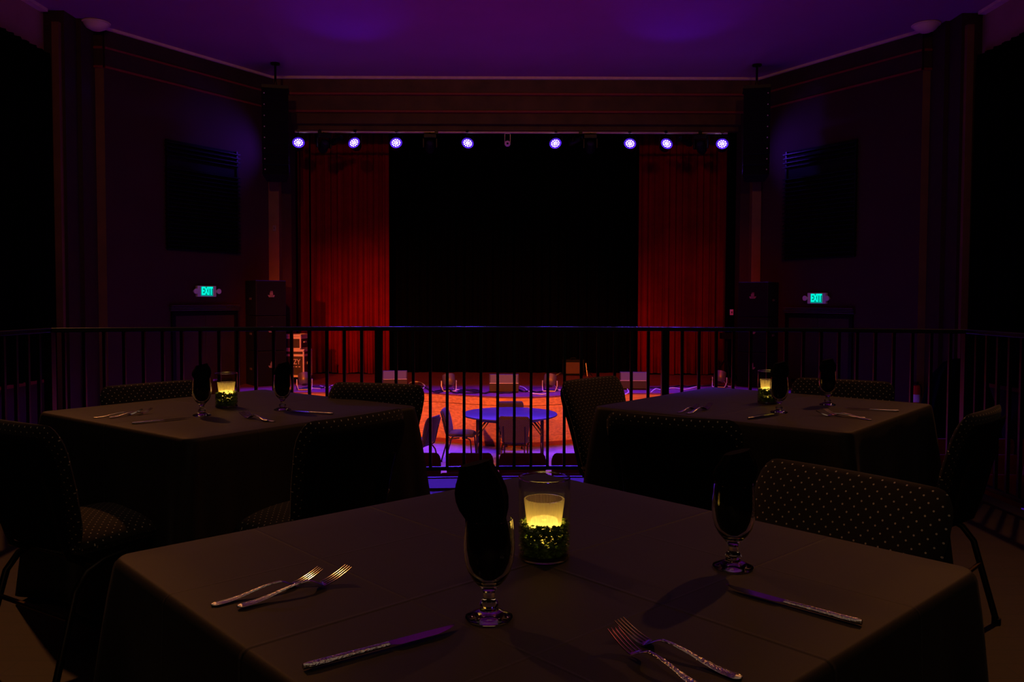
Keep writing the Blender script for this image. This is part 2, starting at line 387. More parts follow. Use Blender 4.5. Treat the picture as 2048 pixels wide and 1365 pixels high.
def curtain(name, x0, x1, y, z0, z1, m, label, amp=0.06, wave=0.16, along_y=False, group=None, seed=0):
    rnd = random.Random(seed); n = int(abs(x1 - x0) / 0.018); rows = 6; rings = []
    ph = [rnd.uniform(0, 6.28) for _ in range(4)]
    b = MB(); vs = []; 
    for j in range(rows + 1):
        z = z1 + (z0 - z1) * j / rows; k = 0.55 + 0.45 * j / rows
        for i in range(n + 1):
            u = x0 + (x1 - x0) * i / n
            d = amp * k * (math.sin(2*PI*u/wave + 0.8*math.sin(u*3+ph[0])) * 0.7 + 0.3*math.sin(2*PI*u/(wave*0.43) + ph[1])) + 0.03*math.sin(u*2.1+ph[2])*k
            vs.append((u, y + d, z + (0.015*math.sin(u*9+ph[3]) if j == rows else 0)) if not along_y else (y + d, u, z))
    fs = [(j*(n+1)+i, j*(n+1)+i+1, (j+1)*(n+1)+i+1, (j+1)*(n+1)+i) for j in range(rows) for i in range(n)]
    b.add(vs, fs); o = b.build(name, m, smooth=True)
    md = o.modifiers.new('thick', 'SOLIDIFY'); md.thickness = 0.006
    return tag(o, label, 'curtain', group)
cy = 18.85
curtain('stage_curtain', PY(622, 700, cy).x, PY(779, 700, cy).x, cy, ZS + 0.03, 5.5, M_redcur, 'wide red pleated stage curtain left of the black backdrop', seed=1)
curtain('stage_curtain', PY(592, 700, cy - .3).x, PY(621, 700, cy - .3).x, cy - .3, ZS + 0.03, 5.5, M_redcur, 'narrow dim red curtain strip beside the left speaker tower', seed=2, amp=0.05)
curtain('stage_curtain', PY(1275, 700, cy).x, PY(1430, 700, cy).x, cy, ZS + 0.03, 5.5, M_redcur, 'wide red pleated stage curtain right of the black backdrop', seed=3)
curtain('stage_curtain', PY(1431, 700, cy - .3).x, PY(1456, 700, cy - .3).x, cy - .3, ZS + 0.03, 5.5, M_redcur, 'narrow dim red curtain strip beside the right speaker tower', seed=4, amp=0.05)
curtain('backdrop', -3.3, 3.4, 19.3, ZS + 0.02, 5.5, M_drape, 'black backdrop filling the back of the stage between red curtains', wave=0.22, seed=5)
curtain('curtain_leg', -5.3, PY(596, 500, 18.1).x, 18.1, ZS + 0.03, 5.5, M_drape, 'black masking curtain at the left edge of the stage opening', seed=6, amp=0.04)
curtain('curtain_leg', PY(1452, 500, 18.1).x, 5.4, 18.1, ZS + 0.03, 5.5, M_drape, 'black masking curtain at the right edge of the stage opening', seed=7, amp=0.04)
curtain('wall_drape', YB + 0.3, 13.25, -7.30, -0.05, 5.06, M_drape, 'long black drape covering the left side wall', along_y=True, seed=8, wave=0.2)
curtain('wall_drape', YB + 0.3, 13.25, 7.31, -0.05, 5.06, M_drape, 'long black drape covering the right side wall', along_y=True, seed=9, wave=0.2)
# gathered drape at the right column
b = MB(); rings = []
for z, r in ((0.34, 0.05), (0.29, 0.20), (0.12, 0.34), (-0.3, 0.48), (-0.9, 0.60), (ZF + 0.01, 0.66)):
    rings.append([(6.72 + r*(1+0.07*math.sin(9*a+z))*math.cos(a), 12.5 + 0.8*r*(1+0.07*math.sin(11*a))*math.sin(a), z) for a in [2*PI*k/72 for k in range(72)]])
b.loft(rings); tag(b.build('gathered_drape', M_drape, smooth=True), 'black drape heaped and spreading at the foot of the far right column', 'curtain')

# ------------------------------------------------------------------ wall fittings on the splayed walls
def wframe(p, q):
    p, q = Vector((*p, 0)), Vector((*q, 0)); d = (q - p).normalized(); ang = math.atan2(d.y, d.x)
    return p, d, Vector((d.y, -d.x, 0)), ang
LW, RW = wframe(BL, AL), wframe(AR, BR)
def onwall(x, y, W, off=0.0):
    return PW(x, y, W[0] + W[2] * off, W[2])
def wall_grille(W, x0, x1, y0, y1, label):
    a, b2 = onwall(x0, y0, W), onwall(x1, y0, W); c = onwall(x0, y1, W)
    L = (b2 - a).dot(W[1]); z1, z0 = a.z, c.z
    if W is RW:
        a = onwall(x0, y0, W); z1 = onwall(x1, y0, W).z; z0 = onwall(x1, y1, W).z
    t = thing('louvre_grille', label, 'grille', (a.x, a.y, z0), W[3])
    H = z1 - z0; b = MB(); b.box((0.0, -0.02, 0), (L, 0.0, H)); b.build('backing', M_matte, t)
    n = 26
    for k in range(n):
        z = 0.03 + (H - 0.08) * k / (n - 1)
        if k in (20, 21): continue
        b = MB(); b.add([(-0.03, -0.02, z), (L+0.03, -0.02, z), (L+0.03, -0.09, z-0.02), (-0.03, -0.09, z-0.02), (-0.03, -0.02, z+0.018), (L+0.03, -0.02, z+0.018), (L+0.03, -0.09, z-0.002), (-0.03, -0.09, z-0.002)],
            [(0,1,2,3),(7,6,5,4),(0,4,5,1),(1,5,6,2),(2,6,7,3),(3,7,4,0)])
        b.build('slat', M_black, t)
    for x in (0.0, L - 0.03):
        b = MB(); b.box((x, -0.05, 0), (x + 0.03, -0.02, H)); b.build('side_rail', M_black, t)
wall_grille(LW, 330, 472, 278, 500, 'wide black louvred wall grille left of the stage')
wall_grille(RW, 1575, 1716, 278, 514, 'wide black louvred wall grille right of the stage')

def text_mesh(s, size, depth, name, m, parent, loc, rot, bold=0.0, sx=1.0):
    c = bpy.data.curves.new('txt', 'FONT'); c.body = s; c.size = size; c.extrude = depth; c.align_x = 'CENTER'; c.align_y = 'CENTER'; c.offset = bold
    o = bpy.data.objects.new('txt', c); COL.objects.link(o)
    me = bpy.data.meshes.new_from_object(o.evaluated_get(bpy.context.evaluated_depsgraph_get()))
    bpy.data.objects.remove(o)
    me.materials.clear(); me.materials.append(m)
    r = bpy.data.objects.new(name, me); COL.objects.link(r); r.parent = parent; r.location = loc; r.rotation_euler = rot; r.scale = (sx, 1, 1)
    return r
M_exit = mat('exit_lit', (0.0, 0.3, 0.25), 0.5, emit=(0.0, 1.0, 0.75), estr=1.0)
M_exit2 = mat('exit_panel', (0.0, 0.12, 0.10), 0.5, emit=(0.0, 0.55, 0.42), estr=0.45)
def exit_sign(W, x, y, label):
    p = onwall(x, y, W); t = thing('exit_sign', label, 'exit sign', (p.x, p.y, p.z), W[3])
    b = MB(); b.box((-0.215, -0.06, -0.105), (0.215, 0.0, 0.105)); b.build('housing', M_white, t, bevel=0.01)
    b = MB(); b.box((-0.135, -0.064, -0.09), (0.135, -0.058, 0.09)); b.build('lit_panel', M_exit2, t)
    text_mesh('EXIT', 0.205, 0.002, 'letters', M_exit, t, (0, -0.067, 0), (PI/2, 0, 0), 0.006, 0.60)
    for sx in (-1, 1):
        b = MB(); b.lathe([(0.0, -0.05), (0.028, -0.05), (0.048, -0.01), (0.05, 0.01), (0.02, 0.015), (0, 0.012)], 16, M=Matrix.Translation((sx*0.26, -0.075, 0.0)) @ Matrix.Rotation(PI/2, 4, 'X'))
        b.box((sx*0.26 - 0.012, -0.05, -0.012), (sx*0.26 + 0.012, 0.0, 0.012)); b.build('emergency_lamp', M_white, t, smooth=True)
exit_sign(LW, 410, 583, 'white exit sign with green lit letters left of the stage')
exit_sign(RW, 1637, 597, 'white exit sign with green lit letters right of the stage')

def side_door(W, x0, x1, y0, nm, label):
    a, b2 = onwall(x0, y0, W), onwall(x1, y0, W); L = (b2 - a).dot(W[1])
    z1 = max(a.z, b2.z); t = bpy.data.objects.new(nm, None); COL.objects.link(t); t.location = (a.x, a.y, ZF); t.rotation_euler = (0, 0, W[3])
    struct(t, label); H = z1 - ZF
    b = MB(); b.box((0, -0.06, 0), (0.07, 0.0, H)); b.box((L-0.07, -0.06, 0), (L, 0.0, H)); b.box((0, -0.06, H-0.07), (L, 0.0, H)); b.build('door_frame', M_black, t, bevel=0.008)
    for k in range(4):
        b = MB(); b.box((-0.03, -0.05 - 0.012*k, H+0.015+0.03*k), (L+0.03, 0.0, H+0.028+0.03*k)); b.build('head_moulding', M_plastic, t)
    for k in range(2):
        b = MB(); x = 0.07 + k*(L-0.14)/2; b.box((x+0.004, -0.035, 0.01), (x+(L-0.14)/2-0.004, -0.005, H-0.075)); d = b.build('door_leaf', M_dark, t, bevel=0.004)
        b = MB(); b.box((x+0.12, -0.075, 1.0), (x+(L-0.14)/2-0.12, -0.05, 1.04)); b.box((x+0.14, -0.055, 1.0), (x+0.17, -0.03, 1.04)); b.build('push_bar', M_steel, d)
side_door(LW, 341, 472, 624, 'door_1', 'dark double door under the left exit sign')
side_door(RW, 1574, 1708, 630, 'door_2', 'dark double door under the right exit sign')

# fire extinguisher on the right return wall
p = PY(1833, 788, 14.1); t = thing('fire_extinguisher', 'small red fire extinguisher with a white label hanging on the right wall', 'fire extinguisher', (p.x, 14.1, p.z))
b = MB(); b.lathe([(0.0, -0.18), (0.055, -0.18), (0.062, -0.165), (0.062, 0.10), (0.05, 0.135), (0.02, 0.15), (0, 0.15)], 20); b.build('cylinder', M_exting, t, smooth=True)
b = MB(); b.lathe([(0.0635, -0.14), (0.0635, -0.01)], 20); b.build('paper_label', M_white, t, smooth=True)
b = MB(); b.lathe([(0.0, 0.15), (0.02, 0.15), (0.018, 0.175), (0, 0.18)], 12); b.box((-0.06, -0.008, 0.17), (0.03, 0.008, 0.182)); b.box((-0.06, -0.008, 0.195), (0.03, 0.008, 0.206)); b.box((0.01, -0.008, 0.17), (0.03, 0.008, 0.2)); b.build('valve_handle', M_black, t)
b = MB(); b.tube([(0.02, 0, 0.17), (0.07, 0, 0.15), (0.085, 0, 0.05), (0.078, 0, -0.05)], 0.008); b.build('hose', M_black, t, smooth=True)
b = MB(); b.box((-0.03, 0.055, -0.1), (0.03, 0.1, 0.12)); b.build('wall_bracket', M_black, t)
# thermostat on the left pilaster, wall box right
for (x, y, Y, lab, hw, hh, m) in ((549, 457, 17.19, 'small beige wall switch high on the left stage pilaster', 0.035, 0.06, M_horn), (1463, 625, 17.39, 'small white switch box beside the right speaker tower', 0.035, 0.06, M_white)):
    p = PY(x, y, Y); t = thing('wall_switch', lab, 'switch', (p.x, Y, p.z))
    b = MB(); b.box((-hw, -0.02, -hh), (hw, 0.01, hh)); b.build('plate', m, t, bevel=0.004)
    b = MB(); b.box((-0.012, -0.03, -0.02), (0.012, -0.02, 0.02)); b.build('toggle', M_plastic, t)
# bowl lamps on the ceiling
for (x, y, lab) in ((192, 44, 'unlit bowl lamp on the ceiling near the left corner'), (1852, 48, 'unlit bowl lamp on the ceiling near the right corner')):
    p = PZ(x, y, ZC); t = thing('ceiling_lamp', lab, 'lamp', (p.x, p.y, ZC), 0, 'ceiling bowl lamps')
    b = MB(); b.lathe([(0, -0.14), (0.08, -0.135), (0.15, -0.10), (0.19, -0.05), (0.20, -0.03), (0.18, -0.025), (0, -0.025)], 28); b.build('glass_bowl', mat('bowl_glass', (0.75, 0.55, 0.38), 0.4), t, smooth=True)
    b = MB(); b.lathe([(0, -0.03), (0.22, -0.03), (0.225, -0.012), (0.21, 0), (0, 0)], 28); b.build('rim', M_cream, t, smooth=True)

# ------------------------------------------------------------------ lighting rig
YP = 17.02
zp = PY(1024, 265, YP).z
pipe = MB(); pipe.tube([(PY(590, 262, YP).x, YP, zp), (PY(1455, 262, YP).x, YP, zp)], 0.025, 12)
tp = pipe.build('lighting_pipe', mat('pipe_steel', (0.55, 0.42, 0.30), 0.4, 0.6), smooth=True); tag(tp, 'long horizontal lighting pipe under the proscenium header', 'pipe')
for x in (873, 1161, 640, 1400):
    X = PY(x, 262, YP).x; b = MB(); b.box((X - 0.02, YP - 0.02, zp + 0.02), (X + 0.02, YP + 0.5, zp + 0.05)); b.box((X - 0.035, YP - 0.04, zp - 0.035), (X + 0.035, YP + 0.04, zp + 0.03)); b.build('pipe_clamp', M_black, tp)
M_led = mat('led_lens', (0.3, 0.2, 1.0), 0.3, emit=(0.62, 0.50, 1.0), estr=9.0)
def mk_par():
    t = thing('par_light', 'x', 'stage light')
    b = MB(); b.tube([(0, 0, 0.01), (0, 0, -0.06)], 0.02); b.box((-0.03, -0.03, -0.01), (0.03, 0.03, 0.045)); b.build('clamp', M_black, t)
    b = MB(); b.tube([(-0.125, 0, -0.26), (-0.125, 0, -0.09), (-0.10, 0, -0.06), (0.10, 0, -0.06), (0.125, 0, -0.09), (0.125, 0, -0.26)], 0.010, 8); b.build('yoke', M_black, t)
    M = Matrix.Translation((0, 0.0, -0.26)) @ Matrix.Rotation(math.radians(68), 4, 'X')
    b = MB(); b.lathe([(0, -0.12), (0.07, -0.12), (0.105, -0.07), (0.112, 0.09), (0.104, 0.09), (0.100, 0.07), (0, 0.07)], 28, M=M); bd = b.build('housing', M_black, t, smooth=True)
    b = MB(); b.lathe([(0.094, 0.078), (0.118, 0.086), (0.120, 0.078), (0.096, 0.070)], 28, M=M); b.build('halo_ring', mat('halo_ring', (0.1, 0.05, 0.6), 0.4, emit=(0.10, 0.02, 1.0), estr=1.6), bd, smooth=True)  # emissive ring added to imitate the blue halo around the lens
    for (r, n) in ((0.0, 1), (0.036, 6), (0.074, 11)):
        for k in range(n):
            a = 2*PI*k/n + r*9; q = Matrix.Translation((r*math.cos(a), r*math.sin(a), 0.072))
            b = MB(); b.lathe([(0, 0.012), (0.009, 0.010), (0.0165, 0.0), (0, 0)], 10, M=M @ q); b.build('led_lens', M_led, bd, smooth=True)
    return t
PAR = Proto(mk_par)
pars = [(597, 0.5), (711, -0.45), (793, 0.05), (934, 0.5), (1112, -0.45), (1259, 0.0), (1331, 0.35), (1444, -0.4)]
plab = ['beside the left line array', 'second from the left end of the pipe', 'third from the left end of the pipe', 'left of the small round camera',
        'right of the small round camera', 'third from the right end of the pipe', 'second from the right end of the pipe', 'beside the right line array']
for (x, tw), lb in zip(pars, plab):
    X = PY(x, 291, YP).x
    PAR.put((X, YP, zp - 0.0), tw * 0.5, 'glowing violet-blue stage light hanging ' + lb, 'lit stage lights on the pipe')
    c = Vector((X - math.sin(-tw*0.5)*0.11, YP - 0.13, zp - 0.30))
    light('SPOT', c, c + Vector((math.sin(tw*0.3), -1.0, -1.42)), 1500, BLUE, 66, 0.6, 0.07)
    if 700 < x < 1340:
        light('SPOT', c, (X * 0.35, 4.95, 0.0), 700, BLUE, 9, 0.5, 0.07)
    light('SPOT', c, c + Vector((math.sin(tw*0.5), -1.0, -0.2)), 6, BLUE, 170, 1.0, 0.07)
    if x in (597, 1444):
        light('SPOT', c, c + Vector((-1.0 if x == 597 else 1.0, -0.45, -0.10)), 60, BLUE, 90, 1.0, 0.07)
def mk_head():
    t = thing('moving_head_light', 'x', 'stage light')
    b = MB(); b.tube([(0, 0, 0.03), (0, 0, -0.03)], 0.025); b.box((-0.13, -0.10, -0.11), (0.13, 0.10, -0.03)); b.build('base', M_black, t, bevel=0.01)
    b = MB(); b.box((-0.15, -0.05, -0.30), (-0.115, 0.05, -0.11)); b.box((0.115, -0.05, -0.30), (0.15, 0.05, -0.11)); b.build('yoke', M_black, t, bevel=0.008)
    M = Matrix.Translation((0, 0.02, -0.27)) @ Matrix.Rotation(math.radians(60), 4, 'X')
    b = MB(); b.lathe([(0, -0.15), (0.06, -0.15), (0.095, -0.09), (0.10, 0.02), (0.085, 0.13), (0.075, 0.14), (0.07, 0.12), (0, 0.12)], 24, M=M); b.build('head', M_matte, t, smooth=True)
    b = MB(); b.lathe([(0, 0.135), (0.04, 0.132), (0.068, 0.12), (0, 0.12)], 24, M=M); b.build('lens', mat('dark_lens', (0.02, 0.02, 0.05), 0.05), t, smooth=True)
    return t
HEAD = Proto(mk_head)
for x, rz, lb in ((648, 0.5, 'between the first two blue lights on the left'), (860, 0.1, 'on the pipe left of the camera over the black backdrop'),
                  (1181, -0.1, 'on the pipe right of the camera beside a cable drop'), (1402, -0.5, 'between the last two blue lights on the right')):
    HEAD.put((PY(x, 275, YP).x, YP, zp - 0.02), rz, 'black unlit moving head light ' + lb, 'unlit moving heads on the pipe')
def mk_ell():
    t = thing('spotlight', 'x', 'stage light')
    M = Matrix.Translation((0, 0.0, -0.15)) @ Matrix.Rotation(math.radians(75), 4, 'X')
    b = MB(); b.lathe([(0, -0.14), (0.05, -0.14), (0.07, -0.08), (0.06, 0.0), (0.05, 0.16), (0.056, 0.17), (0.045, 0.15), (0, 0.15)], 18, M=M); b.build('barrel', M_black, t, smooth=True)
    b = MB(); b.tube([(0, 0, 0.02), (0, 0, -0.05), (0.075, 0, -0.07), (0.075, 0, -0.15)], 0.01, 8); b.tube([(0, 0, -0.05), (-0.075, 0, -0.07), (-0.075, 0, -0.15)], 0.01, 8); b.build('yoke', M_black, t)
    return t
ELL = Proto(mk_ell)
for x, rz, lb in ((672, 1.0, 'left part of the pipe'), (1150, 0.9, 'pipe just right of centre'), (1372, -1.0, 'right part of the pipe')):
    ELL.put((PY(x, 275, YP).x, YP, zp - 0.03), rz, 'small unlit spotlight hung on the ' + lb, 'small spotlights on the pipe')
X = PY(1015, 285, YP).x
t = thing('dome_camera', 'small round pink-tinted camera hanging from the middle of the pipe', 'camera', (X, YP, zp))
b = MB(); b.box((-0.06, -0.01, -0.20), (-0.05, 0.01, -0.02)); b.box((0.05, -0.01, -0.20), (0.06, 0.01, -0.02)); b.box((-0.06, -0.01, -0.03), (0.06, 0.01, -0.015)); b.build('hanger', M_alu, t)
M = Matrix.Translation((0, -0.03, -0.235)) @ Matrix.Rotation(PI/2, 4, 'X')
b = MB(); b.lathe([(0, -0.05), (0.05, -0.045), (0.06, 0), (0.06, 0.03), (0.045, 0.045), (0.025, 0.045), (0.022, 0.03), (0, 0.03)], 24, M=M); b.build('body', mat('camera_body', (0.8, 0.45, 0.75), 0.5), t, smooth=True)  # white camera; the pink light on it is put into the body colour
b = MB(); b.lathe([(0, 0.047), (0.015, 0.044), (0.022, 0.035), (0, 0.035)], 16, M=M); b.build('lens', M_black, t, smooth=True)

# line arrays hung from the ceiling
def line_array(px, side, label):
    X = PY(px, 200, 16.3).x
    t = thing('line_array', label, 'loudspeaker', (X, 16.3, 0), side * 0.22)
    zt = PY(px, 180, 16.3).z
    b = MB(); b.tube([(0, 0, ZC), (0, 0, zt + 0.18)], 0.022, 8); b.tube([(0, 0, zt + 0.2), (-0.04, 0, zt + 0.06)], 0.008, 6); b.tube([(0, 0, zt + 0.2), (0.04, 0, zt + 0.06)], 0.008, 6)
    b.lathe([(0.0, 0), (0.09, 0), (0.09, -0.03), (0, -0.03)], 12, c=(0, 0, ZC)); b.build('hanging_rod', M_black, t)
    b = MB(); b.box((-0.25, -0.16, zt), (0.25, 0.3, zt + 0.06)); b.build('bumper_frame', M_black, t)
    z, y, tilt = zt - 0.01, -0.0, 0.0
    hs = 0.214
    for k in range(8):
        tilt = 0.02 + 0.012 * k * k * 0.45
        M = Matrix.Translation((0, y, z)) @ Matrix.Rotation(-tilt, 4, 'X')
        b = MB(); f = [(-0.25, -0.18, -hs+0.006), (0.25, -0.18, -hs+0.006), (0.19, 0.20, -hs+0.02), (-0.19, 0.20, -hs+0.02), (-0.25, -0.18, 0), (0.25, -0.18, 0), (0.19, 0.20, -0.015), (-0.19, 0.20, -0.015)]
        b.add([M @ Vector(p) for p in f], [(0,3,2,1),(4,5,6,7),(0,1,5,4),(1,2,6,5),(2,3,7,6),(3,0,4,7)])
        m = b.build('speaker_module', M_matte, t, bevel=0.004)
        b = MB(); b.box((-0.24, -0.186, -hs+0.02), (0.24, -0.181, -0.012), M); b.build('grille', M_grille, m)
        b = MB(); b.lathe([(0, 0.0), (0.012, 0.0), (0.012, 0.008), (0, 0.01)], 10, M=M @ Matrix.Translation((-0.20*(1 if side > 0 else -1), -0.186, -hs/2)) @ Matrix.Rotation(PI/2, 4, 'X')); b.build('badge', M_alu, m)
        z -= hs * math.cos(tilt); y += hs * math.sin(tilt)
line_array(551, 1, 'curved hanging line array of black loudspeakers at the left of the stage')
line_array(1513, -1, 'curved hanging line array of black loudspeakers at the right of the stage')

# speaker towers on the stage wings
def tower(pxc, side, labels):
    Y = 16.35; c = PY(pxc, 770, Y); h = 0.685
    for k in range(3):
        t = thing('speaker_cabinet', labels[k], 'loudspeaker', (c.x, Y + 0.15, ZS + k * (h + 0.004)), side * 0.62, ('left' if side > 0 else 'right') + ' speaker tower')
        b = MB(); b.box((-0.30, -0.32, 0.005), (0.30, 0.32, h)); b.build('cabinet', M_matte, t, bevel=0.012)
        b = MB(); b.box((-0.27, -0.328, 0.03), (0.27, -0.322, h - 0.03)); b.build('grille', M_grille, t)
        b = MB(); b.add([(-0.07, -0.329, 0.40), (0.07, -0.329, 0.40), (0.05, -0.345, 0.36), (-0.05, -0.345, 0.36), (-0.02, -0.33, 0.48), (0.03, -0.33, 0.48), (0.03, -0.35, 0.38), (-0.02, -0.35, 0.38)],
                         [(0, 1, 2, 3), (4, 5, 6, 7), (4, 7, 6, 5)]); b.box((-0.03, -0.345, 0.37), (0.03, -0.329, 0.45)); b.build('horn', M_horn, t)
        for s in (-1, 1):
            b = MB(); b.box((s*0.302 - 0.006, -0.06, h*0.45), (s*0.302 + 0.006, 0.06, h*0.45 + 0.04)); b.build('side_handle', M_plastic, t)
tower(528, 1, ['bottom black speaker cabinet of the left tower standing on the stage', 'middle black speaker cabinet of the left tower', 'top black speaker cabinet of the left tower with a blue-lit top edge'])
tower(1519, -1, ['bottom black speaker cabinet of the right tower standing on the stage', 'middle black speaker cabinet of the right tower', 'top black speaker cabinet of the right tower with a blue-lit top edge'])

# ------------------------------------------------------------------ on the stage
def flight_case(loc, w, d, h, label, casters, text=None):
    t = thing('flight_case', label, 'case', loc, -0.12)
    z0 = 0.13 if casters else 0.0
    b = MB(); b.box((-w/2, -d/2, z0), (w/2, d/2, z0 + h)); b.build('panels', M_case, t)
    e = 0.022; b = MB()
    for sx in (-1, 1):
        for sy in (-1, 1):
            b.box((sx*w/2 - e, sy*d/2 - e, z0 - .003), (sx*w/2 + .004, sy*d/2 + e, z0 + h + .003)) if sx > 0 else b.box((sx*w/2 - .004, sy*d/2 - e, z0 - .003), (sx*w/2 + e, sy*d/2 + e, z0 + h + .003))
    for zc in (z0 + 0.012, z0 + h - 0.012, z0 + h * 0.80):
        for sy in (-1, 1):
            b.box((-w/2, sy*d/2 - 0.006, zc - e), (w/2, sy*d/2 + 0.006, zc + e))
        for sx in (-1, 1):
            b.box((sx*w/2 - 0.006, -d/2, zc - e), (sx*w/2 + 0.006, d/2, zc + e))
    b.build('aluminium_edges', M_alu, t)
    b = MB(); 
    for sx in (-1, 1):
        for sy in (-1, 1):
            for zc in (z0 + 0.02, z0 + h - 0.02): b.ball((sx*w/2, sy*d/2, zc), 0.026, 6)
    b.build('ball_corners', M_steel, t, smooth=True)
    b = MB(); b.box((w/2 + .004, -0.06, z0 + h*0.45), (w/2 + 0.02, 0.06, z0 + h*0.55)); b.build('handle', M_alu, t)
    if casters:
        for sx in (-1, 1):
            for sy in (-1, 1):
                b = MB(); b.tube([(sx*(w/2 - 0.07) - 0.015, sy*(d/2 - 0.07), 0.05), (sx*(w/2 - 0.07) + 0.015, sy*(d/2 - 0.07), 0.05)], 0.05, 14); b.box((sx*(w/2-0.07) - 0.03, sy*(d/2-0.07) - 0.03, 0.08), (sx*(w/2-0.07) + 0.03, sy*(d/2-0.07) + 0.03, z0)); b.build('caster', M_plastic, t)
    if text:
        text_mesh(text, 0.15, 0.002, 'lettering', M_white, t, (0.05, -d/2 - 0.008, z0 + h*0.55), (PI/2, 0, 0), 0.0, 0.8)
        b = MB()
        for k in range(4): b.box((-0.08 + 0.065*k, -d/2 - 0.010, z0 + h*0.36), (-0.045 + 0.065*k, -d/2 - 0.006, z0 + h*0.39))
        b.build('small_lettering', M_white, t)
    return t
pc = PY(592, 760, 16.9)
flight_case((pc.x, 17.0, ZS), 0.46, 0.42, 0.545, 'large black flight case with white lettering and aluminium edges by the left red curtain', True, 'SZY')
flight_case((pc.x - 0.03, 17.0, ZS + 0.13 + 0.545 + 0.004), 0.38, 0.38, 0.30, 'small black flight case with aluminium edges stacked on the large one', False)
# wedge monitors
def mk_wedge():
    t = thing('stage_monitor', 'x', 'loudspeaker')
    b = MB(); pr = [(-0.17, 0.015), (0.20, 0.015), (0.20, 0.06), (-0.04, 0.33), (-0.10, 0.33), (-0.17, 0.17)]
    n = len(pr); b.add([(-0.27, y, z) for y, z in pr] + [(0.27, y, z) for y, z in pr], [tuple(range(n)), tuple(reversed(range(n, 2*n)))] + [(i, i+n, (i+1) % n + n, (i+1) % n) for i in range(n)])
    b.build('cabinet', mat('monitor_paint', (0.035, 0.022, 0.02), 0.6, bump=(300, 0.3, 0.002)), t, bevel=0.008)
    b = MB(); b.add([(-0.25, -0.174, 0.18), (0.25, -0.174, 0.18), (0.25, -0.108, 0.325), (-0.25, -0.108, 0.325)], [(0, 1, 2, 3)]); b.build('back_panel', mat('monitor_panel', (0.10, 0.09, 0.10), 0.5), t)
    b = MB(); b.box((-0.265, -0.178, 0.168), (0.265, -0.170, 0.176)); b.build('seam_strip', M_alu, t)
    b = MB(); b.add([(-0.25, 0.205, 0.065), (0.25, 0.205, 0.065), (0.25, -0.03, 0.325), (-0.25, -0.03, 0.325)], [(0, 1, 2, 3)]); b.build('grille', M_grille, t)
    for sx in (-0.22, 0.22):
        for sy in (-0.13, 0.15):
            b = MB(); b.lathe([(0, 0), (0.02, 0), (0.02, 0.016), (0, 0.016)], 10, c=(sx, sy, 0)); b.build('rubber_foot', M_black, t)
    return t
WEDGE = Proto(mk_wedge)
for (x, y, rz, lb) in ((1008, 786, 0.0, 'at the centre front of the stage, amber lit'), (784, 777, 0.12, 'on the left of the stage, partly behind a rail post'), (1270, 780, -0.08, 'on the right of the stage, its top edge lit blue')):
    p = PZ(x, y, ZS); WEDGE.put((p.x, p.y + 0.17, ZS + 0.001), rz, 'black wedge stage monitor ' + lb, 'wedge monitors')
# par cans standing on the stage floor
def mk_floorpar():
    t = thing('floor_par_can', 'x', 'stage light')
    M = Matrix.Translation((0, 0, 0.19)) @ Matrix.Rotation(math.radians(-28), 4, 'X')
    b = MB(); b.lathe([(0, -0.10), (0.06, -0.10), (0.105, -0.05), (0.115, 0.0), (0.115, 0.11), (0.108, 0.11), (0.105, 0.09), (0, 0.09)], 26, M=M); b.build('can', mat('can_metal', (0.16, 0.12, 0.08), 0.4, 0.5), t, smooth=True)
    b = MB(); b.tube([(-0.14, 0, 0.20), (-0.14, 0.0, 0.10), (-0.12, -0.08, 0.012), (0.12, -0.08, 0.012), (0.14, 0.0, 0.10), (0.14, 0, 0.20)], 0.010, 8); b.build('front_yoke', M_alu, t, smooth=True)
    b = MB(); b.tube([(-0.14, 0, 0.20), (-0.13, 0.10, 0.012), (0.13, 0.10, 0.012), (0.14, 0, 0.20)], 0.010, 8); b.build('rear_yoke', M_black, t, smooth=True)
    b = MB(); b.tube([(0.06, 0.06, 0.12), (0.12, 0.14, 0.02), (0.22, 0.12, 0.008), (0.3, 0.02, 0.008)], 0.007, 6); b.build('power_lead', M_wcable, t, smooth=True)
    return t
FP = Proto(mk_floorpar)
for (x, y, rz, lb) in ((897, 784, 0.3, 'left of the centre monitor'), (1100, 784, -0.3, 'right of the centre monitor'), (1441, 776, -0.5, 'far right of the stage by the curtain'), (607, 781, 0.4, 'in front of the flight cases')):
    p = PZ(x, y, ZS); FP.put((p.x, p.y + 0.08, ZS), rz, 'par can standing on the stage floor ' + lb, 'par cans on the stage floor')
# dark amplifier and stand upstage
p = PZ(1147, 752, ZS); t = thing('guitar_amplifier', 'dark boxy amplifier with dim purple front far back on the stage', 'amplifier', (p.x, p.y, ZS))
b = MB(); b.box((-0.24, 0, 0.02), (0.24, 0.26, 0.36)); b.build('cabinet', M_matte, t, bevel=0.01)
b = MB(); b.box((-0.19, -0.006, 0.05), (0.15, 0.0, 0.30)); b.build('grille_cloth', mat('amp_cloth', (0.10, 0.05, 0.07), 0.8), t)
b = MB(); b.tube([(-0.06, 0.13, 0.36), (-0.05, 0.13, 0.39), (0.05, 0.13, 0.39), (0.06, 0.13, 0.36)], 0.008); b.build('handle', M_black, t)
for sx in (-0.2, 0.2):
    for sy in (0.04, 0.22):
        b = MB(); b.lathe([(0, 0), (0.02, 0), (0.02, 0.025), (0, 0.025)], 8, c=(sx, sy, 0)); b.build('rubber_foot', M_black, t)
p = PZ(1172, 754, ZS); t = thing('instrument_stand', 'thin metal instrument stand beside the dark amplifier', 'stand', (p.x, p.y, ZS))
b = MB(); b.tube([(0.03, 0, 0.01), (0.0, 0.05, 0.30)], 0.010); b.build('upright', M_alu, t)
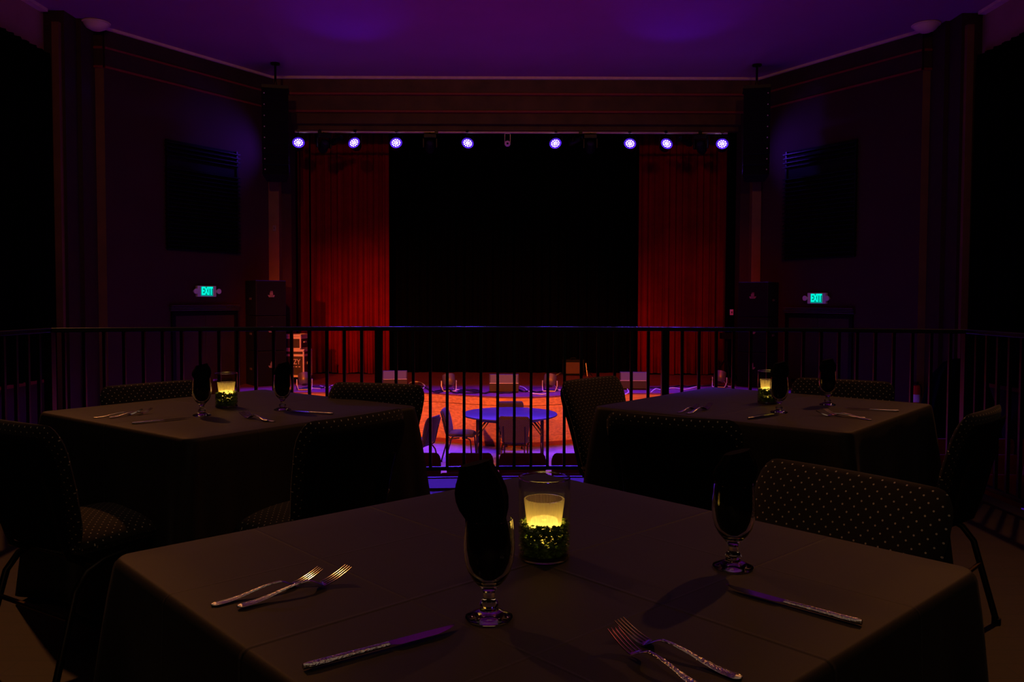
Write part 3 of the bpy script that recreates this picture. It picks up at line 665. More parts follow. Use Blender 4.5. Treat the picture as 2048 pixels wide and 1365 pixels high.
for q in ((-0.14, -0.1), (0.14, -0.1), (0.0, 0.2)):
    b = MB(); b.tube([(0, 0.04, 0.18), (q[0], q[1], 0.012)], 0.008); b.build('leg', M_black, t)
# right back: keyboard/stand silhouette by right curtain
p = PZ(1452, 764, ZS); t = thing('tripod_stand', 'black tripod stand in front of the right curtain edge', 'stand', (p.x, p.y, ZS))
b = MB(); b.tube([(0, 0, 0.25), (0, 0, 1.02)], 0.03); b.box((-0.12, -0.10, 0.90), (0.12, 0.10, 1.02)); b.build('pole', M_matte, t)
for a in (0.5, 2.6, 4.7):
    b = MB(); b.tube([(0, 0, 0.5), (0.32*math.cos(a), 0.32*math.sin(a), 0.015)], 0.014); b.build('leg', M_matte, t)
# cables
def cable(pts, r, m, label, z=None, jit=0.0, seed=0, name='stage_cable', closed=False):
    rnd = random.Random(seed); P = []
    for (x, y) in pts:
        q = PZ(x, y, ZS + r + 0.003); P.append(q + Vector((rnd.uniform(-jit, jit), rnd.uniform(-jit, jit), 0)))
    out = []; n = len(P)
    for i in range(n if closed else n - 1):
        p0, p1, p2, p3 = (P[(i-1) % n], P[i], P[(i+1) % n], P[(i+2) % n]) if closed else (P[max(i-1, 0)], P[i], P[i+1], P[min(i+2, n-1)])
        for k in range(6):
            s = k / 6.0
            out.append(0.5*((2*p1) + (p2-p0)*s + (2*p0-5*p1+4*p2-p3)*s*s + (3*p1-p0-3*p2+p3)*s**3))
    if not closed: out.append(P[-1])
    b = MB(); b.tube(out, r, 6, closed=closed); o = b.build(name, m, smooth=True); tag(o, label, 'cable', 'cables on the stage'); return o
cable([(820, 766), (835, 764), (848, 770), (848, 776), (838, 779), (822, 777), (818, 771)], 0.011, M_wcable, 'white cable lying in an oval loop on the left of the stage', closed=True)
cable([(1040, 773), (1048, 776), (1054, 781), (1060, 784)], 0.011, M_wcable, 'white cable snaking from the centre monitor to the right')
cable([(1062, 787), (1072, 788), (1084, 789), (1094, 788)], 0.012, M_wcable, 'white cable below the right floor par can')
cable([(1098, 751), (1108, 753), (1114, 750), (1122, 746)], 0.010, M_wcable, 'thin pale cable at the back of the stage by the amplifier')
cable([(640, 772), (655, 776), (668, 771), (690, 778), (712, 774), (732, 780)], 0.010, M_wcable, 'pale cable in front of the left red curtain')
cable([(1236, 782), (1250, 775), (1257, 784), (1250, 789), (1240, 790)], 0.010, M_wcable, 'pale cable curling below the right wedge monitor')
cable([(1302, 785), (1312, 778), (1325, 781), (1345, 776), (1370, 779), (1400, 772)], 0.010, M_wcable, 'pale cable trailing right of the right wedge monitor')
rr = random.Random(3)
for k, (xa, xb, lb) in enumerate(((605, 735, 'by the flight cases'), (800, 900, 'under the left par can'), (870, 985, 'left of the centre monitor'), (905, 970, 'coiled behind the stage edge left of centre'), (985, 1085, 'right of the centre monitor'), (1300, 1420, 'on the right of the stage'))):
    pts = []; n = 9
    for i in range(n):
        x = xa + (xb - xa) * i / (n - 1); mx = 790 if 860 < x < 1180 else 782
        pts.append((x, mx - 3 - rr.uniform(0, 8)))
    if 'coiled' in lb: pts = [(938 + 22*math.cos(a)*(1-0.03*a/6), 783 + 3.6*math.sin(a)) for a in [i*0.7 for i in range(24)]]
    cable(pts, 0.014, M_cable, 'black cable lying along the stage edge ' + lb, seed=k)

# ------------------------------------------------------------------ chairs
def pad(cl, hw, th, nu=16, nv=18, corner=0.25, puff=0.5, bow=0.0):
    """two-sided cushion round a centre line of (y, z); returns MB + uvs. hw(s), th = half thickness"""
    L = [0.0]
    for a, b in zip(cl, cl[1:]): L.append(L[-1] + math.hypot(b[0]-a[0], b[1]-a[1]))
    tot = L[-1]
    def at(s):
        d = s * tot
        for i in range(len(cl) - 1):
            if d <= L[i+1] + 1e-9:
                f = (d - L[i]) / (L[i+1] - L[i]); return (cl[i][0] + (cl[i+1][0]-cl[i][0])*f, cl[i][1] + (cl[i+1][1]-cl[i][1])*f)
        return cl[-1]
    mb = MB(); uv = []
    S = [0.5 - 0.5*math.cos(PI*i/nu) for i in range(nu + 1)]; T = [math.sin(PI/2*(-1 + 2.0*j/nv)) for j in range(nv + 1)]
    def corn(s):
        e = min(s, 1 - s) * tot / corner
        return 1.0 if e >= 1 else (1 - 0.22*(1 - math.sqrt(max(0, 1-(1-e)**2)))) 
    for side in (1, -1):
        for i, s in enumerate(S):
            y, z = at(s); y2, z2 = at(min(1, s+0.02)); y1, z1 = at(max(0, s-0.02)); t = Vector((0, y2-y1, z2-z1)).normalized(); n = Vector((0, -t.z, t.y))
            es = math.sqrt(max(0, 1 - abs(2*s-1)**6))
            for tt in T:
                et = math.sqrt(max(0, 1 - abs(tt)**5)); k = th * es * et * (0.8 + puff*0.4*(1-tt*tt))
                p = Vector((tt * hw(s) * corn(s), y, z)) + n * k * side + Vector((0, bow * tt*tt, 0))
                mb.v.append(tuple(p)); uv.append((p.x, s * tot + (0.0 if side > 0 else 1.0)))
    w_ = nv + 1; h_ = nu + 1; o = w_ * h_
    for i in range(nu):
        for j in range(nv):
            mb.f.append((i*w_+j, i*w_+j+1, (i+1)*w_+j+1, (i+1)*w_+j)); mb.f.append((o+i*w_+j, o+(i+1)*w_+j, o+(i+1)*w_+j+1, o+i*w_+j+1))
    edge = [(0, j) for j in range(nv)] + [(i, nv) for i in range(nu)] + [(nu, j) for j in range(nv, 0, -1)] + [(i, 0) for i in range(nu, 0, -1)]
    for a, b in zip(edge, edge[1:] + edge[:1]):
        ia, ib = a[0]*w_+a[1], b[0]*w_+b[1]; mb.f.append((ib, ia, o+ia, o+ib))
    return mb, uv
def make_chair(fab, backm):
    t = thing('banquet_chair', 'x', 'chair')
    mb, uv = pad([(-0.19, 0.425), (-0.10, 0.43), (0.05, 0.435), (0.17, 0.43), (0.235, 0.40)], lambda s: 0.205 + 0.02*s, 0.042, corner=0.10, puff=1.0)
    mb.build('seat', fab, t, smooth=True, uvs=uv)
    cl = [(-0.175, 0.40), (-0.185, 0.50), (-0.21, 0.62), (-0.248, 0.75), (-0.282, 0.832)]
    mb, uv = pad(cl, lambda s: 0.192 + 0.057*s, 0.030, corner=0.10, puff=0.6, bow=0.015)
    mb.build('backrest', fab, t, smooth=True, uvs=uv)
    cl = [(-0.215, 0.42), (-0.225, 0.50), (-0.250, 0.62), (-0.284, 0.74), (-0.306, 0.798)]
    mb, uv = pad(cl, lambda s: 0.178 + 0.055*s, 0.010, corner=0.10, bow=0.015)
    mb.build('back_panel', backm, t, smooth=True, uvs=uv)
    for s in (-1, 1):
        b = MB(); b.tube([(s*0.19, 0.06, 0.385), (s*0.195, 0.15, 0.382), (s*0.197, 0.19, 0.36), (s*0.20, 0.20, 0.32), (s*0.21, 0.225, 0.012)], 0.0115, 10); b.build('leg', M_frame, t, smooth=True)
        b = MB(); b.tube([(s*0.19, 0.02, 0.385), (s*0.195, -0.09, 0.375), (s*0.197, -0.15, 0.35), (s*0.20, -0.19, 0.30), (s*0.21, -0.27, 0.012)], 0.0115, 10); b.build('leg', M_frame, t, smooth=True)
        b = MB(); b.tube([(s*0.165, -0.14, 0.37), (s*0.165, -0.19, 0.40), (s*0.165, -0.222, 0.50), (s*0.165, -0.25, 0.62), (s*0.165, -0.268, 0.68)], 0.010, 10); b.build('back_post', M_frame, t, smooth=True)
        for yy in (0.226, -0.271):
            b = MB(); b.lathe([(0, 0), (0.016, 0), (0.016, 0.02), (0, 0.02)], 10, c=(s*0.21, yy, 0)); b.build('leg_cap', M_black, t)
    b = MB(); b.tube([(-0.204, -0.215, 0.22), (0.204, -0.215, 0.22)], 0.008, 8); b.build('stretcher', M_brass, t, smooth=True)
    b = MB(); b.tube([(-0.19, 0.12, 0.383), (0.19, 0.12, 0.383)], 0.010, 8); b.tube([(-0.19, -0.12, 0.37), (0.19, -0.12, 0.37)], 0.010, 8); b.build('seat_frame', M_frame, t, smooth=True)
    return t
CH = Proto(lambda: make_chair(M_fabric, M_chback))
CHP = Proto(lambda: make_chair(M_fabricP, M_fabricP))
ZT = 0.76
T1 = (0.044, 1.438, -0.040); T2 = (-1.153, 3.439, 0.136); T3 = (1.106, 3.611, 0.076); TS = 1.058
def chair_at(l, r, T, label, w=0.46, group='dotted chairs at the cloth-covered tables', shift=0.0, back=0.0):
    a, b = PZ(*l, 0.83), PZ(*r, 0.83); m = (a + b) / 2; d = (b - a).normalized()
    if shift: m = m + d * shift
    n = Vector((-d.y, d.x, 0))
    if n.dot(Vector((T[0] - m.x, T[1] - m.y, 0))) < 0: n = -n
    m = m - n * back
    c = m + n * 0.28; rz = math.atan2(-n.x, n.y)
    return CH.put((c.x, c.y, 0.0), rz, label, group)
chair_at((1530, 912), (1930, 985), T1, 'dotted black banquet chair behind the right side of the front table, facing the camera')
chair_at((596, 850), (828, 815), T2, 'dotted black banquet chair with its dark back to the camera, right of the left table')
chair_at((190, 775), (398, 759), T2, 'dotted black banquet chair behind the left table, at its far left side')
chair_at((683, 765), (835, 770), T2, 'dotted black banquet chair behind the left table, nearest the stage centre')
chair_at((1106, 765), (1240, 750), T3, 'dotted black banquet chair facing the camera at the left end of the right table')
chair_at((1200, 824), (1488, 845), T3, 'dotted black banquet chair with only its top edge lit, in front of the right table')
chair_at((1588, 755), (1790, 765), T3, 'dotted black banquet chair behind the right table, near the fire extinguisher')
chair_at((1935, 835), (2015, 808), T3, 'dotted black banquet chair at the right edge of the picture, its back turned')
chair_at((-60, 833), (98, 856), T2, 'dotted black banquet chair at the left edge of the picture, seat and legs visible')

# ------------------------------------------------------------------ tables with cloths
def cloth_mesh(s, h, seed):
    rnd = random.Random(seed); b = MB(); n = 256; R = 0.025; hs = s / 2
    per = []
    for k in range(n):
        a = 2*PI*k/n; q = int((k + n/8) // (n/4)) % 4; u = ((k + n/8) % (n/4)) / (n/4)   # side q, u 0..1
        th = q * PI/2; c, sn = math.cos(th), math.sin(th)
        v = (u*2 - 1)
        x, y = hs, v * hs
        ov = abs(v)
        if ov * hs > hs - R:
            e = (ov*hs - (hs - R)) / R; x -= R*(1 - math.sqrt(max(0, 1-e*e)))*0.45; y = math.copysign(hs - R + e*R*0.85, v)
        per.append((Vector((x*c - y*sn, x*sn + y*c, 0)), Vector((c, sn, 0)), v, q))
    ph = [rnd.uniform(0, 6) for _ in range(8)]
    rows = [(0.0, 0.0), (0.004, -0.001), (0.010, -0.006), (0.013, -0.014)] + [(None, -0.014 - (h - 0.03)*j/14) for j in range(1, 15)]
    rings = []
    for j, (o, z) in enumerate(rows):
        ring = []
        for (p, nrm, v, q) in per:
            if o is not None: d = o; pp = p + p.normalized()*0 + nrm * d
            else:
                f = (-z - 0.014) / (h - 0.03)
                cor = max(0, (abs(v) - 0.62) / 0.38)
                d = 0.013 + 0.012*f + f**0.8 * (0.085*cor**2 * math.copysign(1, 1)) + f * 0.016*math.sin(v*9 + ph[q]) * (1 - cor) + f*0.03*math.sin(cor*7.5 + ph[q+4])*cor
                dg = p.normalized(); pp = p + (nrm*(1 - cor*0.6) + dg*cor*0.6) * d
            ring.append((pp.x, pp.y, z))
        rings.append(ring)
    b.loft(rings, caps=False)
    # top: concentric rings to the centre
    o0 = 0; prev = list(range(n))
    m = 6; idx = prev
    for j in range(1, m):
        f = 1 - j / m; st = len(b.v)
        for k in range(n): p = Vector(rings[0][k]) * f; b.v.append((p.x, p.y, 0.0))
        for k in range(n): b.f.append((idx[k], idx[(k+1) % n], st + (k+1) % n, st + k))
        idx = list(range(st, st + n))
    b.v.append((0, 0, 0)); c = len(b.v) - 1
    for k in range(n): b.f.append((idx[k], idx[(k+1) % n], c))
    return b
def make_table(T, lt, lc, seed):
    t = thing('dining_table', lt, 'table', (T[0], T[1], 0), T[2] + PI/4)
    hs = TS / 2 - 0.012
    b = MB(); b.box((-hs, -hs, ZT - 0.035), (hs, hs, ZT - 0.006)); b.build('tabletop', M_plastic, t)
    b = MB(); b.tube([(0, 0, 0.03), (0, 0, ZT - 0.035)], 0.04, 14); b.build('pedestal', M_black, t)
    b = MB(); b.box((-0.32, -0.03, 0), (0.32, 0.03, 0.035)); b.box((-0.03, -0.32, 0), (0.03, 0.32, 0.035)); b.build('base', M_black, t)
    o = cloth_mesh(TS, ZT - 0.015, seed).build('tablecloth', M_cloth, smooth=True)
    md = o.modifiers.new('thick', 'SOLIDIFY'); md.thickness = 0.0015; md.offset = -1
    o.location = (T[0], T[1], ZT); o.rotation_euler = (0, 0, T[2] + PI/4); tag(o, lc, 'tablecloth', 'black tablecloths')
make_table(T1, 'square dining table hidden under the front black cloth', 'floor-length black cloth over the front table, largest in the picture', 11)
make_table(T2, 'square dining table hidden under the left black cloth', 'floor-length black cloth over the left table', 12)
make_table(T3, 'square dining table hidden under the right black cloth', 'floor-length black cloth over the right table', 13)
# pressed fold lines in the cloths
nt = M_cloth.node_tree; N, L = nt.nodes, nt.links
tc = [n for n in N if n.type == 'TEX_COORD'][0]; sep = N.new('ShaderNodeSeparateXYZ'); L.new(tc.outputs['Object'], sep.inputs[0])
prev = None
for ax, off in (('X', 0.0), ('Y', 0.0), ('X', 0.27), ('Y', -0.27), ('X', -0.27), ('Y', 0.27)):
    a = N.new('ShaderNodeMath'); a.operation = 'ADD'; a.inputs[1].default_value = off; L.new(sep.outputs[ax], a.inputs[0])
    c = N.new('ShaderNodeMath'); c.operation = 'ABSOLUTE'; L.new(a.outputs[0], c.inputs[0])
    m = N.new('ShaderNodeMapRange'); m.inputs[1].default_value = 0.0; m.inputs[2].default_value = 0.006 if off == 0 else 0.004; m.inputs[3].default_value = 1.0 if off == 0 else 0.4; m.inputs[4].default_value = 0.0; L.new(c.outputs[0], m.inputs[0])
    if prev is None: prev = m
    else:
        q = N.new('ShaderNodeMath'); q.operation = 'MAXIMUM'; L.new(prev.outputs[0], q.inputs[0]); L.new(m.outputs[0], q.inputs[1]); prev = q
bp0 = [n for n in N if n.type == 'BUMP'][0]
bp = N.new('ShaderNodeBump'); bp.inputs['Strength'].default_value = 0.6; bp.inputs['Distance'].default_value = 0.0022; L.new(prev.outputs[0], bp.inputs['Height'])
L.new(bp.outputs['Normal'], bp0.inputs['Normal'])

# ------------------------------------------------------------------ tableware
def mk_goblet():
    t = thing('water_goblet', 'x', 'glass')
    outer = [(0.0, 0.0), (0.033, 0.0), (0.0345, 0.002), (0.033, 0.004), (0.022, 0.008), (0.014, 0.012), (0.0125, 0.016), (0.0145, 0.020), (0.0125, 0.024), (0.009, 0.027), (0.0085, 0.034), (0.0095, 0.040), (0.016, 0.048),
             (0.025, 0.058), (0.0315, 0.070), (0.0355, 0.085), (0.0368, 0.100), (0.0362, 0.118), (0.0345, 0.134), (0.0335, 0.144)]
    inner = [(0.0322, 0.1445), (0.0332, 0.134), (0.0348, 0.118), (0.0354, 0.100), (0.0341, 0.085), (0.030, 0.071), (0.0235, 0.060), (0.013, 0.052), (0.0, 0.050)]
    b = MB(); b.lathe(outer + inner, 40); b.build('glass_body', M_glass, t, smooth=True)
    return t
def mk_napkin(lean, h, seed):
    rnd = random.Random(seed)
    def ring(z, a, bq, ox, pl):
        return [(ox + a*math.cos(q)*(1 + pl*math.sin(6*q+seed)), bq*math.sin(q)*(1 + pl*math.sin(8*q)), z) for q in [2*PI*k/48 for k in range(48)]]
    b = MB(); rs = []
    for (z, a, bq, ox) in ((0.056, 0.012, 0.012, 0), (0.066, 0.023, 0.021, 0), (0.080, 0.029, 0.027, 0), (0.10, 0.0325, 0.029, 0), (0.125, 0.0315, 0.027, lean*0.1), (0.144, 0.030, 0.024, lean*0.25)):
        rs.append(ring(z, a*0.97, bq*0.97, ox, 0.03))
    for k in range(1, 7):
        f = k/6; z = 0.144 + f*h
        a = 0.030 + 0.010*math.sin(PI*min(1, f*1.1)) - 0.008*f
        rs.append([(x, y, zz_ + (x - lean)*0.25*f) for x, y, zz_ in ring(z, a, 0.024 - 0.010*f, lean*(0.25 + 0.75*f), 0.06)])
    b.loft(rs); return b
GOB = Proto(mk_goblet); 
gspots = [((978, 1237), -0.020, 0.080, 'at the centre of the front table'), ((1466, 1136), 0.004, 0.055, 'on the right of the front table'),
          ((404, 832), 0.0, 0.055, 'on the left table beside the candle vase'), ((565, 821), 0.004, 0.05, 'on the left table towards the stage'),
          ((1558, 826), 0.0, 0.06, 'on the right table in front of the candle vase'), ((1655, 811), -0.004, 0.055, 'on the right table, farther right')]
for k, ((x, y), lean, h, lb) in enumerate(gspots):
    p = PZ(x, y, ZT); GOB.put((p.x, p.y, ZT + 0.001), 0.0, 'water goblet holding a black napkin ' + lb, 'water goblets')
    o = mk_napkin(lean, h, k).build('napkin', M_napkin, smooth=True); o.location = (p.x, p.y, ZT + 0.001)
    tag(o, 'folded black napkin in the goblet ' + lb, 'napkin', 'napkins in the goblets')

M_wax = mat('led_candle', (1.0, 0.8, 0.3), 0.5, emit=(1.0, 0.60, 0.09), estr=4.5)
M_votive = bpy.data.materials.new('ribbed_glass'); M_votive.use_nodes = True
_n, _l = M_votive.node_tree.nodes, M_votive.node_tree.links; _n.clear()
_o = _n.new('ShaderNodeOutputMaterial'); _t = _n.new('ShaderNodeBsdfTranslucent'); _t.inputs[0].default_value = (1, 0.93, 0.75, 1)
_g = _n.new('ShaderNodeBsdfGlossy'); _g.inputs['Roughness'].default_value = 0.1
_p = _n.new('ShaderNodeBsdfTransparent'); _m1 = _n.new('ShaderNodeMixShader'); _m1.inputs[0].default_value = 0.45
_m2 = _n.new('ShaderNodeMixShader'); _m2.inputs[0].default_value = 0.12
_l.new(_t.outputs[0], _m1.inputs[1]); _l.new(_p.outputs[0], _m1.inputs[2]); _l.new(_m1.outputs[0], _m2.inputs[1]); _l.new(_g.outputs[0], _m2.inputs[2]); _l.new(_m2.outputs[0], _o.inputs[0])
def mk_vase():
    t = thing('hurricane_vase', 'x', 'vase'); R, H = 0.046, 0.143
    b = MB(); b.lathe([(0, 0.0), (R-0.002, 0.0), (R, 0.003), (R, H), (R-0.001, H+0.001), (R-0.0022, H), (R-0.0025, 0.010), (R-0.006, 0.007), (0, 0.007)], 64); b.build('glass_cylinder', M_vase, t, smooth=True)
    b = MB(); b.tube([((R-0.001)*math.cos(2*PI*k/64), (R-0.001)*math.sin(2*PI*k/64), H) for k in range(64)], 0.0014, 8, closed=True); b.build('rim', M_glass, t, smooth=True)
    b = MB(); b.lathe([(0, 0.0005), (R-0.003, 0.0005), (R-0.0008, 0.004), (R-0.003, 0.0085), (0, 0.0085)], 64); b.build('thick_base', M_glass, t, smooth=True)
    return t
def mk_votive():
    t = thing('votive_holder', 'x', 'candle holder')
    b = MB(); R0, R1, H = 0.027, 0.0355, 0.072
    b.lathe([(0, 0), (R0-0.003, 0), (R0, 0.004), (R1, H), (R1-0.0025, H), (R0-0.001, 0.008), (0, 0.006)], 72, rib=0.022); b.build('ribbed_glass', M_votive, t, smooth=False)
    return t
def mk_tea():
    t = thing('led_candle', 'x', 'candle')
    b = MB(); b.lathe([(0, 0), (0.024, 0), (0.0245, 0.026), (0.022, 0.029), (0.012, 0.027), (0, 0.0265)], 32); b.build('candle_body', M_wax, t, smooth=True)
    b = MB(); b.lathe([(0, 0.026), (0.004, 0.028), (0.003, 0.032), (0, 0.033)], 12); b.build('flame_tip', mat('flame', (1, .8, .3), 0.5, emit=(1.0, 0.66, 0.14), estr=2.5), t, smooth=True)
    return t
VASE, VOT, TEA = Proto(mk_vase), Proto(mk_votive), Proto(mk_tea)
M_moss = mat('glossy_moss', (0.16, 0.30, 0.03), 0.15, var=0.8, vscale=90, coat=0.6)
def moss_mesh(seed):
    rnd = random.Random(seed); b = MB()
    for k in range(1700):
        z = 0.010 + rnd.random()**0.8*0.054; a = rnd.uniform(0, 2*PI); r = rnd.uniform(0.030 if z < 0.03 else 0.0355, 0.0415)
        if z > 0.055: z = 0.055 + (z-0.055)*rnd.uniform(0, 1.5)
        c = Vector((r*math.cos(a), r*math.sin(a), z)); s = rnd.uniform(0.0026, 0.0046)
        q = Matrix.Rotation(rnd.uniform(0, 6.28), 3, 'Z') @ Matrix.Rotation(rnd.uniform(0, 6.28), 3, 'X')
        pts = [c + q @ Vector(v)*s for v in ((1.5, 0, 0), (-1.5, 0, 0), (0, 1, 0), (0, -1, 0), (0, 0, 0.6), (0, 0, -0.6))]
        b.add(pts, [(0, 2, 4), (2, 1, 4), (1, 3, 4), (3, 0, 4), (2, 0, 5), (1, 2, 5), (3, 1, 5), (0, 3, 5)])
    return b
vspots = [((1088, 1116), 'on the front table'), ((453, 815), 'on the left table'), ((1536, 807), 'on the right table')]
for k, ((x, y), lb) in enumerate(vspots):
    p = PZ(x, y, ZT); z = ZT + 0.001
    VASE.put((p.x, p.y, z), 0, 'clear glass cylinder vase ' + lb, 'candle vases')
    VOT.put((p.x, p.y, z + 0.033), 0, 'ribbed votive glass glowing yellow in the vase ' + lb, 'votive glasses')
    TEA.put((p.x, p.y, z + 0.0405), 0, 'small yellow candle glowing inside the votive ' + lb, 'glowing candles')
    b = moss_mesh(k); b.lathe([(0, 0.008), (0.036, 0.008), (0.037, 0.028), (0.03, 0.032), (0, 0.032)], 20)
    o = b.build('moss_filling', M_moss); o.location = (p.x, p.y, z); tag(o, 'green and brown glossy moss filling the vase ' + lb, 'moss', kind='stuff')

def mk_fork():
    t = thing('fork', 'x', 'fork'); Lh = 0.205
    def spine(s):   # s from handle end 0 to tip 1 -> height
        def sm(x): x = min(1, max(0, x)); return x*x*(3 - 2*x)
        return 0.0016 + 0.0115*sm((s - 0.10)/0.48) - 0.0115*sm((s - 0.61)/0.15) + 0.019*max(0, (s - 0.74)/0.26)**1.5
    def hw(s):
        if s < 0.04: return 0.0098*math.sqrt(max(0.05, s/0.04))
        if s < 0.35: return 0.0098 - 0.0053*((s-0.04)/0.31)**1.4
        if s < 0.60: return 0.0045 - 0.0015*(s-0.35)/0.25
        if s < 0.70: return 0.0030 + 0.0085*((s-0.60)/0.10)**1.5
        return 0.0122
    def sec(s, w, xo=0.0, th=0.0011):
        y = (s - 0.5)*Lh; z = spine(s); return [(xo - w, y, z), (xo - w*0.6, y, z + th), (xo + w*0.6, y, z + th), (xo + w, y, z), (xo + w*0.6, y, z - th*0.9), (xo - w*0.6, y, z - th*0.9)]
    b = MB(); b.loft([sec(i/40*0.62, hw(i/40*0.62), th=0.0016) for i in range(41)]); b.build('handle', M_hammer, t, smooth=True)
    b = MB(); b.loft([sec(0.615 + i/10*0.145, hw(0.615 + i/10*0.145), th=0.0013) for i in range(11)])
    for k in range(4):
        xo = (k - 1.5)*0.0068
        b.loft([sec(0.75 + i/12*0.25, 0.0019 - 0.0010*(i/12), xo*(1 - 0.04*(i/12)), th=0.0010) for i in range(13)])
    b.build('fork_head', M_steel, t, smooth=True)
    return t
def mk_knife():
    t = thing('table_knife', 'x', 'knife'); Lh = 0.235
    b = MB(); rs = []
    for i in range(25):
        s = i/24*0.53; w = 0.0080 if s > 0.05 else 0.0080*math.sqrt(max(0.15, s/0.05)); w *= 1 - 0.25*(s/0.53); th = 0.0042*(1 - 0.35*s/0.53)
        y = (s - 0.5)*Lh; rs.append([(w*math.cos(a), y, 0.0045 + th*math.sin(a)) for a in [2*PI*k/10 for k in range(10)]])
    b.loft(rs); b.build('handle', M_hammer, t, smooth=True)
    b = MB(); rs = []
    for i in range(21):
        f = i/20; s = 0.52 + f*0.48; y = (s - 0.5)*Lh
        top = 0.0065*(1 - max(0, f-0.55)**1.5*1.2); bot = -0.0105*math.sin(min(1, f*6)*PI/2)*(1 if f < 0.6 else (1 - ((f-0.6)/0.4)**2*1.45)) - 0.001
        rs.append([(top, y, 0.0035), (top, y, 0.0052), (bot, y, 0.0044), (bot, y, 0.0040)])
    b.loft(rs); b.build('blade', M_steel, t, smooth=True)
    return t
FORK, KNIFE = Proto(mk_fork), Proto(mk_knife)
def lay(P, handle, tip, ztip, label, group, flip=False, lift=0.0):
    a, c = PZ(*handle, ZT + 0.003), PZ(*tip, ZT + ztip); m = (a + c)/2; d = c - a
    o = P.put((m.x, m.y, ZT + 0.0012 + lift), math.atan2(-d.x, d.y), label, group)
    L0 = 0.205 if P is FORK else 0.235; k = math.hypot(d.x, d.y) / L0; k = min(1.12, max(0.88, k)); 
    o.scale = (k*(-1 if flip else 1), k, k); return o
gf, gk = 'forks', 'table knives'
lay(FORK, (426, 1209), (637, 1137), 0.02, 'silver fork, farther left of the pair on the front table', gf)
lay(FORK, (474, 1216), (697, 1136), 0.02, 'silver fork, nearer right of the pair left of the front goblet', gf, lift=0.002)
lay(FORK, (1484, 1357), (1238, 1240), 0.02, 'silver fork with its whole handle in view at the near front edge', gf)
lay(FORK, (1432, 1400), (1226, 1262), 0.02, 'silver fork cut off by the bottom edge of the picture', gf, lift=0.004)
lay(KNIFE, (606, 1338), (912, 1254), 0.004, 'silver knife with hammered handle left of the front goblet', gk, flip=True)
lay(KNIFE, (1724, 1249), (1449, 1172), 0.004, 'silver knife with hammered handle on the right of the front table', gk)
lay(FORK, (193, 835), (278, 819), 0.02, 'silver fork, left one of the pair at the far left of the left table', gf)
lay(FORK, (219, 836), (303, 817), 0.02, 'silver fork, right one of the pair at the far left of the left table', gf, lift=0.002)
lay(KNIFE, (264, 848), (379, 836), 0.004, 'silver knife pointing at the goblet on the left table', gk)
lay(FORK, (549, 843), (482, 825), 0.02, 'silver fork in front of the candle vase on the left table', gf)
lay(FORK, (535, 843), (492, 824), 0.02, 'silver fork crossing another right of the left table vase', gf, lift=0.004)
lay(KNIFE, (658, 828), (588, 823), 0.004, 'silver knife right of the second goblet on the left table', gk)
lay(FORK, (1356, 825), (1395, 808), 0.02, 'silver fork, left one of the pair on the right table', gf)
lay(FORK, (1374, 827), (1421, 808), 0.02, 'silver fork, right one of the pair on the right table', gf)
lay(KNIFE, (1497, 838), (1552, 828), 0.004, 'silver knife pointing at the goblet foot on the right table', gk)
lay(FORK, (1743, 840), (1650, 819), 0.02, 'silver fork with bright tines near the right end of the right table', gf)
lay(FORK, (1722, 835), (1640, 822), 0.02, 'dim silver fork under another on the right table', gf)
lay(KNIFE, (1794, 823), (1693, 817), 0.004, 'silver knife near the far right corner of the right table', gk)

# ------------------------------------------------------------------ guard rail
t = thing('guard_rail', 'black metal guard rail with upright bars curving round the dining terrace', 'railing', (0.0, 0.0, 0.0))
ZR = 1.035
def rail_path():
    pts = [(XL, 0.4)] + [(XL, 0.4 + (arc(XL) - 0.4)*k/4) for k in range(1, 4)]
    pts += [(XL + (XR - XL)*i/30, arc(XL + (XR - XL)*i/30)) for i in range(31)]
    pts += [(XR, arc(XR) - (arc(XR) - 0.4)*k/4) for k in range(1, 5)]
    return pts
def ribbon(z0, z1, hw):
    pts = [Vector((*p, 0)) for p in rail_path()]; rings = []
    for i, p in enumerate(pts):
        a = pts[i] - pts[max(i-1, 0)]; b2 = pts[min(i+1, len(pts)-1)] - pts[i]
        a = a.normalized() if a.length else b2.normalized(); b2 = b2.normalized() if b2.length else a
        tt = (a + b2).normalized(); n = Vector((-tt.y, tt.x, 0)); k = hw / max(0.5, tt.dot(a))
        rings.append([p - n*k + Vector((0, 0, z0)), p + n*k + Vector((0, 0, z0)), p + n*k + Vector((0, 0, z1)), p - n*k + Vector((0, 0, z1))])
    m = MB(); m.loft(rings); return m
ribbon(ZR - 0.027, ZR, 0.023).build('top_rail', M_rail, t, bevel=0.005)
ribbon(0.075, 0.10, 0.014).build('bottom_rail', M_rail, t, bevel=0.003)
def bar(x, y, w_, z0, z1, nm, rz=0.0):
    m = MB(); m.box((-w_, -w_, z0), (w_, w_, z1), Matrix.Translation((x, y, 0)) @ Matrix.Rotation(rz, 4, 'Z')); m.build(nm, M_rail, t)
def xat(px):
    x = 0.0
    for _ in range(20): x = (px - 1024) / FPX * arc(x)
    return x
pL, pR = xat(757.5), xat(1331)
for x in (pL, pR, XL, XR): bar(x, arc(x), 0.024, 0.0, ZR - 0.02, 'post')
for x in (XL, XR):
    for y in (3.3, 1.6): bar(x, y, 0.024, 0.0, ZR - 0.02, 'post')
st = (pR - pL) / 17
nb = 0
for k in range(1, 17): bar(pL + st*k, arc(pL + st*k), 0.0095, 0.09, ZR - 0.02, 'baluster')
x = pL
while True:
    x -= st * math.cos(math.asin((x - ACX) / ARR))
    if x < XL + 0.07: break
    bar(x, arc(x), 0.0095, 0.09, ZR - 0.02, 'baluster')
x = pR
